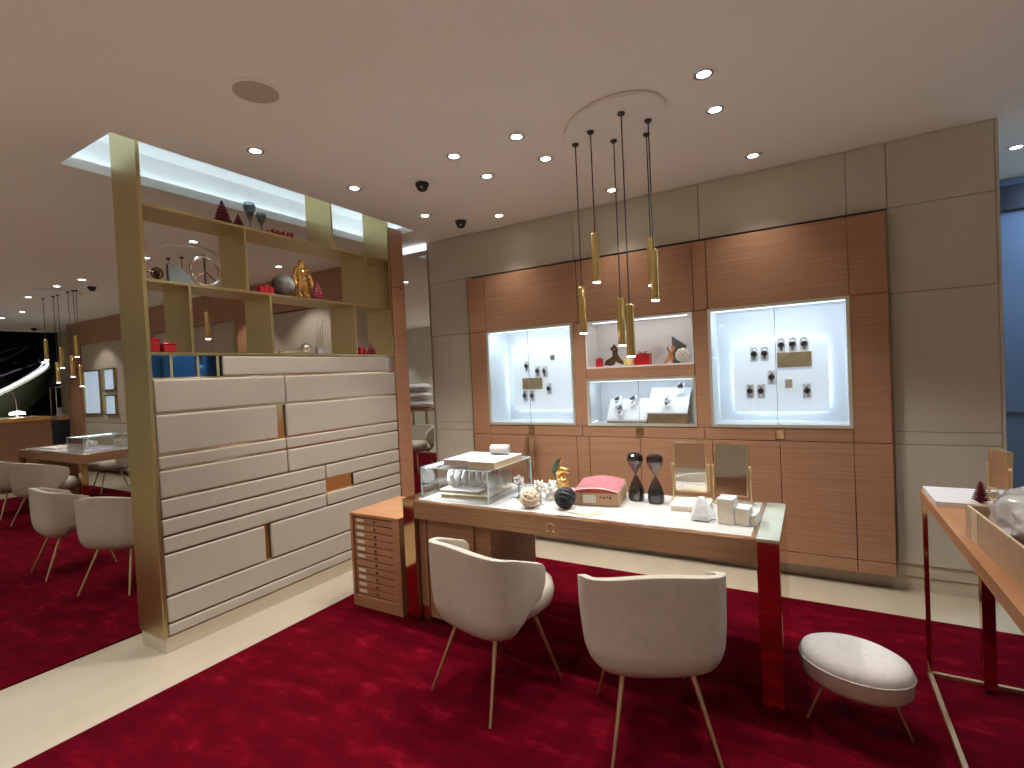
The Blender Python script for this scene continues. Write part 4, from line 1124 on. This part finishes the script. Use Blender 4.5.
# ------------------------------------------------------------------ far bay furniture
F = thing('desk', 'far wooden desk with a glass topped display at the left of the brass pillar', 'desk', (-8.65, 2.92, .012))
fx0, fx1, fy0, fy1 = -9.69, -7.65, 2.62, 3.24
def fbox(n, m, *a, bv=.002, label=None): return MB().box(*a).build(n, m, F, world=True, bevel=bv, label=label)
for x0, x1 in ((fx0, fx0+.07), (fx1-.07, fx1)):
    for y0, y1 in ((fy0, fy0+.07), (fy1-.07, fy1)): fbox('leg', 'brass_dark', x0, x1, y0, y1, FZ, .6515)
fbox('apron', 'desk_wood', fx0, fx1, fy0, fy1, .652, .757)
fbox('top_border', 'copper', fx0, fx1, fy0, fy1, .7575, .7625)
fbox('glass_top', 'white_gloss', fx0+.1, fx1-.03, fy0+.03, fy1-.03, .763, .768)
fbox('pedestal', 'desk_wood', fx0+.1, fx0+.55, fy0+.05, fy1-.05, FZ, .651)
G2 = dup(G, (-7.93, 2.93, .7685), 0, 'clear glass showcase box on the far desk')
book(-9.2, -8.75, 2.72, 2.95, .7685, .792, 4, 'folder', 'cream folder at the near edge of the far desk', 'cream', 'folder', 'paper')
t = thing('towel_roll', 'white rolled cloth at the back of the far desk', 'towel', (-8.75, 3.14, .7685), 0)
MB().rod((-.11, 0, .036), (.11, 0, .036), .035, .035, 16).build('roll', 'paper', t, bevel=.01)
t = thing('pump_bottle', 'small white pump bottle on the far desk', 'bottle', (-8.42, 2.98, .7685), 0)
MB().lathe([(0, 0), (.028, 0), (.03, .005), (.03, .085), (.022, .1), (.011, .105), (.011, .115), (0, .115)], (0, 0, 0), 18).build('bottle', 'paper', t)
MB().lathe([(.013, .1155), (.013, .126), (.005, .127), (.005, .15), (.012, .151), (.012, .158), (0, .158)], (0, 0, 0), 14).rod((0, 0, .155), (.035, 0, .152), .005).build('pump', 'paper', t)
for i, (x, y, rz) in enumerate(((-8.1, 2.86, 5), (-7.98, 3.0, -8))):
    sheet((x, y), .2, .14, .769+.004*i, rz, 'leaflet', ('pale blue leaflet inside the far glass box, left', 'pale blue leaflet inside the far glass box, right')[i], 'lav_paper', 'leaflet')
# reception counter
K = thing('reception_counter', 'wooden reception counter with a gold top edge at the left edge', 'counter', (-11.3, 2.7, 0))
MB().box(-11.7, -10.9, 1.6, 3.38, .10, 1.10).build('front_panel', 'wood', K, world=True, bevel=.003)
MB().box(-11.72, -10.88, 1.58, 3.37, 1.101, 1.165).build('counter_top', 'gold', K, world=True, bevel=.003)
MB().box(-11.68, -10.93, 1.62, 3.36, 0, .099).build('plinth', 'brass', K, world=True)
t = thing('desk_lamp', 'small desk lamp with a glowing white shade on the reception counter', 'lamp', (-11.2, 3.05, 1.166))
MB().lathe([(.07, 0), (.07, .01), (.012, .016), (.01, .05), (0, .05)], (0, 0, 0), 18).build('base', 'silver', t)
MB().lathe([(.10, .051), (.085, .085), (.03, .10), (0, .10)], (0, 0, 0), 20).build('lamp_shade', 'tip', t)
MB().tube([(.0, .0, .1), (-.05, 0, .28), (-.14, 0, .42), (-.3, -.06, .40)], .009, 8).build('arm', 'silver', t)
# glass vitrine by the veneer post
V = thing('vitrine', 'small dark glass vitrine on a plinth beside the far veneer post', 'glass case', (-12.62, 4.06, 0))
MB().box(-12.76, -12.49, 3.97, 4.15, 0, 1.02).build('plinth', 'dark_band', V, world=True)
MB().box(-12.78, -12.475, 3.96, 4.16, 1.021, 1.10).build('base', 'wood', V, world=True)
b = MB(); e = .010
for x in (-12.77, -12.485-e):
    for y in (3.965, 4.155-e): b.box(x, x+e, y, y+e, 1.1005, 1.66)
for y in (3.965, 4.155-e): b.box(-12.77, -12.485, y, y+e, 1.65, 1.66)
for x in (-12.77, -12.485-e): b.box(x, x+e, 3.965, 4.155, 1.65, 1.66)
b.build('frame', 'pale_brass', V, world=True)
MB().box(-12.76, -12.495, 3.968, 3.971, 1.1005, 1.65).build('glass', 'tank_glass', V, world=True)
tag(MB().lathe([(.07, 0), (.07, .03), (.04, .05), (.05, .09), (.03, .15), (0, .16)], (0, 0, 0), 16).build('trophy', 'lav_paper'), 'pale ornament inside the dark vitrine', 'ornament').location = (-12.63, 4.06, 1.101)
# mall beyond the shop, its darkness put into black walls, with a curved balcony
struct(MB().box(-30, -29.8, -8, 9, -.1, 8).build('wall_mall', 'void'))
struct(MB().box(-30, -13.95, 9.0, 9.2, -.1, 8).build('wall_mall_side', 'void'))
hd = struct(MB().box(-14.1, -13.9, Y0, Y1, CE, 3.5).build('trim_5', 'brass'))
BL = thing('curved_balcony', 'dark bronze rounded balcony with a glowing white edge line beyond the shop front', 'balcony', (-20, 5.0, .72))
BL.rotation_euler.x = R_(30)
b = MB()
b.lathe([(0, 0), (.8, .06), (1.4, .28), (1.8, .66), (1.88, .9), (1.8, .98), (0, .98)], (0, 0, 0), 64); b.build('hull', 'bronze_hull', BL)
b = MB(); b.tube([(1.86*math.cos(a), 1.86*math.sin(a), .99) for a in [i*2*PI/72 for i in range(72)]], .022, 6, True); b.build('edge_light', 'balc_led', BL)
b = MB(); b.lathe([(1.75, .981), (1.75, 1.6), (1.73, 1.6), (1.73, .981)], (0, 0, 0), 64); b.build('balustrade', 'smoke_glass', BL)
b = MB(); b.tube([(1.74*math.cos(a), 1.74*math.sin(a), 1.62) for a in [i*2*PI/72 for i in range(72)]], .02, 6, True); b.build('handrail', 'steel', BL)
MB().lathe([(.3, -2.2), (.3, 0.02)], (0, 0, 0), 24).build('column', 'void', BL)
area((-15.5, 3.2, 2.6), (-20, 5.2, 2.0), .6, .6, 70, (.95, 1, .9))  # unseen lamp, added to light the balcony hull

# ------------------------------------------------------------------ room seen only in the narrow mirror
t = thing('side_console', 'wooden side console reflected in the narrow wall mirror', 'table', (-6.9, .1, .012))
MB().box(-7.3, -6.5, -.15, .35, .85, .89).build('table_top', 'wood', t, world=True)
for x in (-7.28, -6.56):
    for y in (-.13, .29): MB().box(x, x+.04, y, y+.04, FZ, .849).build('leg', 'brass', t, world=True)
for i, (dz, s) in enumerate(((0, 1.), (.172, .95), (.335, .9))):
    b = MB().ball((0, 0, 0), 1, 4)
    for v in b.bm.verts:
        p = v.co.copy(); k = 1+.1*noise.noise(p*2.5+Vector((i*3, 0, 0)))
        v.co = Vector((p.x*.33*s*k, p.y*.22*s*k, max(-.08, min(.08, p.z*.1*k))))
    o = tag(b.build('wrapped_bundle', 'bubble' if i < 2 else 'paper', ang=180), ('lowest wrapped bundle of the stack reflected in the narrow mirror', 'middle wrapped bundle of the stack reflected in the narrow mirror', 'topmost white bundle of the stack reflected in the narrow mirror')[i], 'bundle', 'bundles in the mirror')
    o.location = (-6.9, .1, .891+.08+dz)

# unseen light panel, added to give the passage its bluish light
pl_ = struct(MB().box(1.7, 2.3, 4.7, 5.3, CE-.012, CE-.002).build('fill_panel', 'corridor_fill'))
area((2.0, 5.0, CE-.03), (1.9, 5.2, 0), .5, .5, 26, (.55, .74, 1.))

# ------------------------------------------------------------------ world and view
w = bpy.data.worlds.new('world'); scn.world = w; w.use_nodes = True
bgn = w.node_tree.nodes['Background']; bgn.inputs['Color'].default_value = (.30, .26, .22, 1); bgn.inputs['Strength'].default_value = .08
scn.view_settings.view_transform = 'Standard'; scn.view_settings.look = 'None'
scn.view_settings.gamma = 1; scn.view_settings.use_curve_mapping = False
scn.view_settings.exposure = 0.25
scn.cycles.use_denoising = True
scn.cycles.max_bounces = 10; scn.cycles.diffuse_bounces = 5; scn.cycles.glossy_bounces = 5; scn.cycles.transparent_max_bounces = 24
scn.cycles.sample_clamp_indirect = 6; scn.cycles.caustics_reflective = False; scn.cycles.caustics_refractive = False
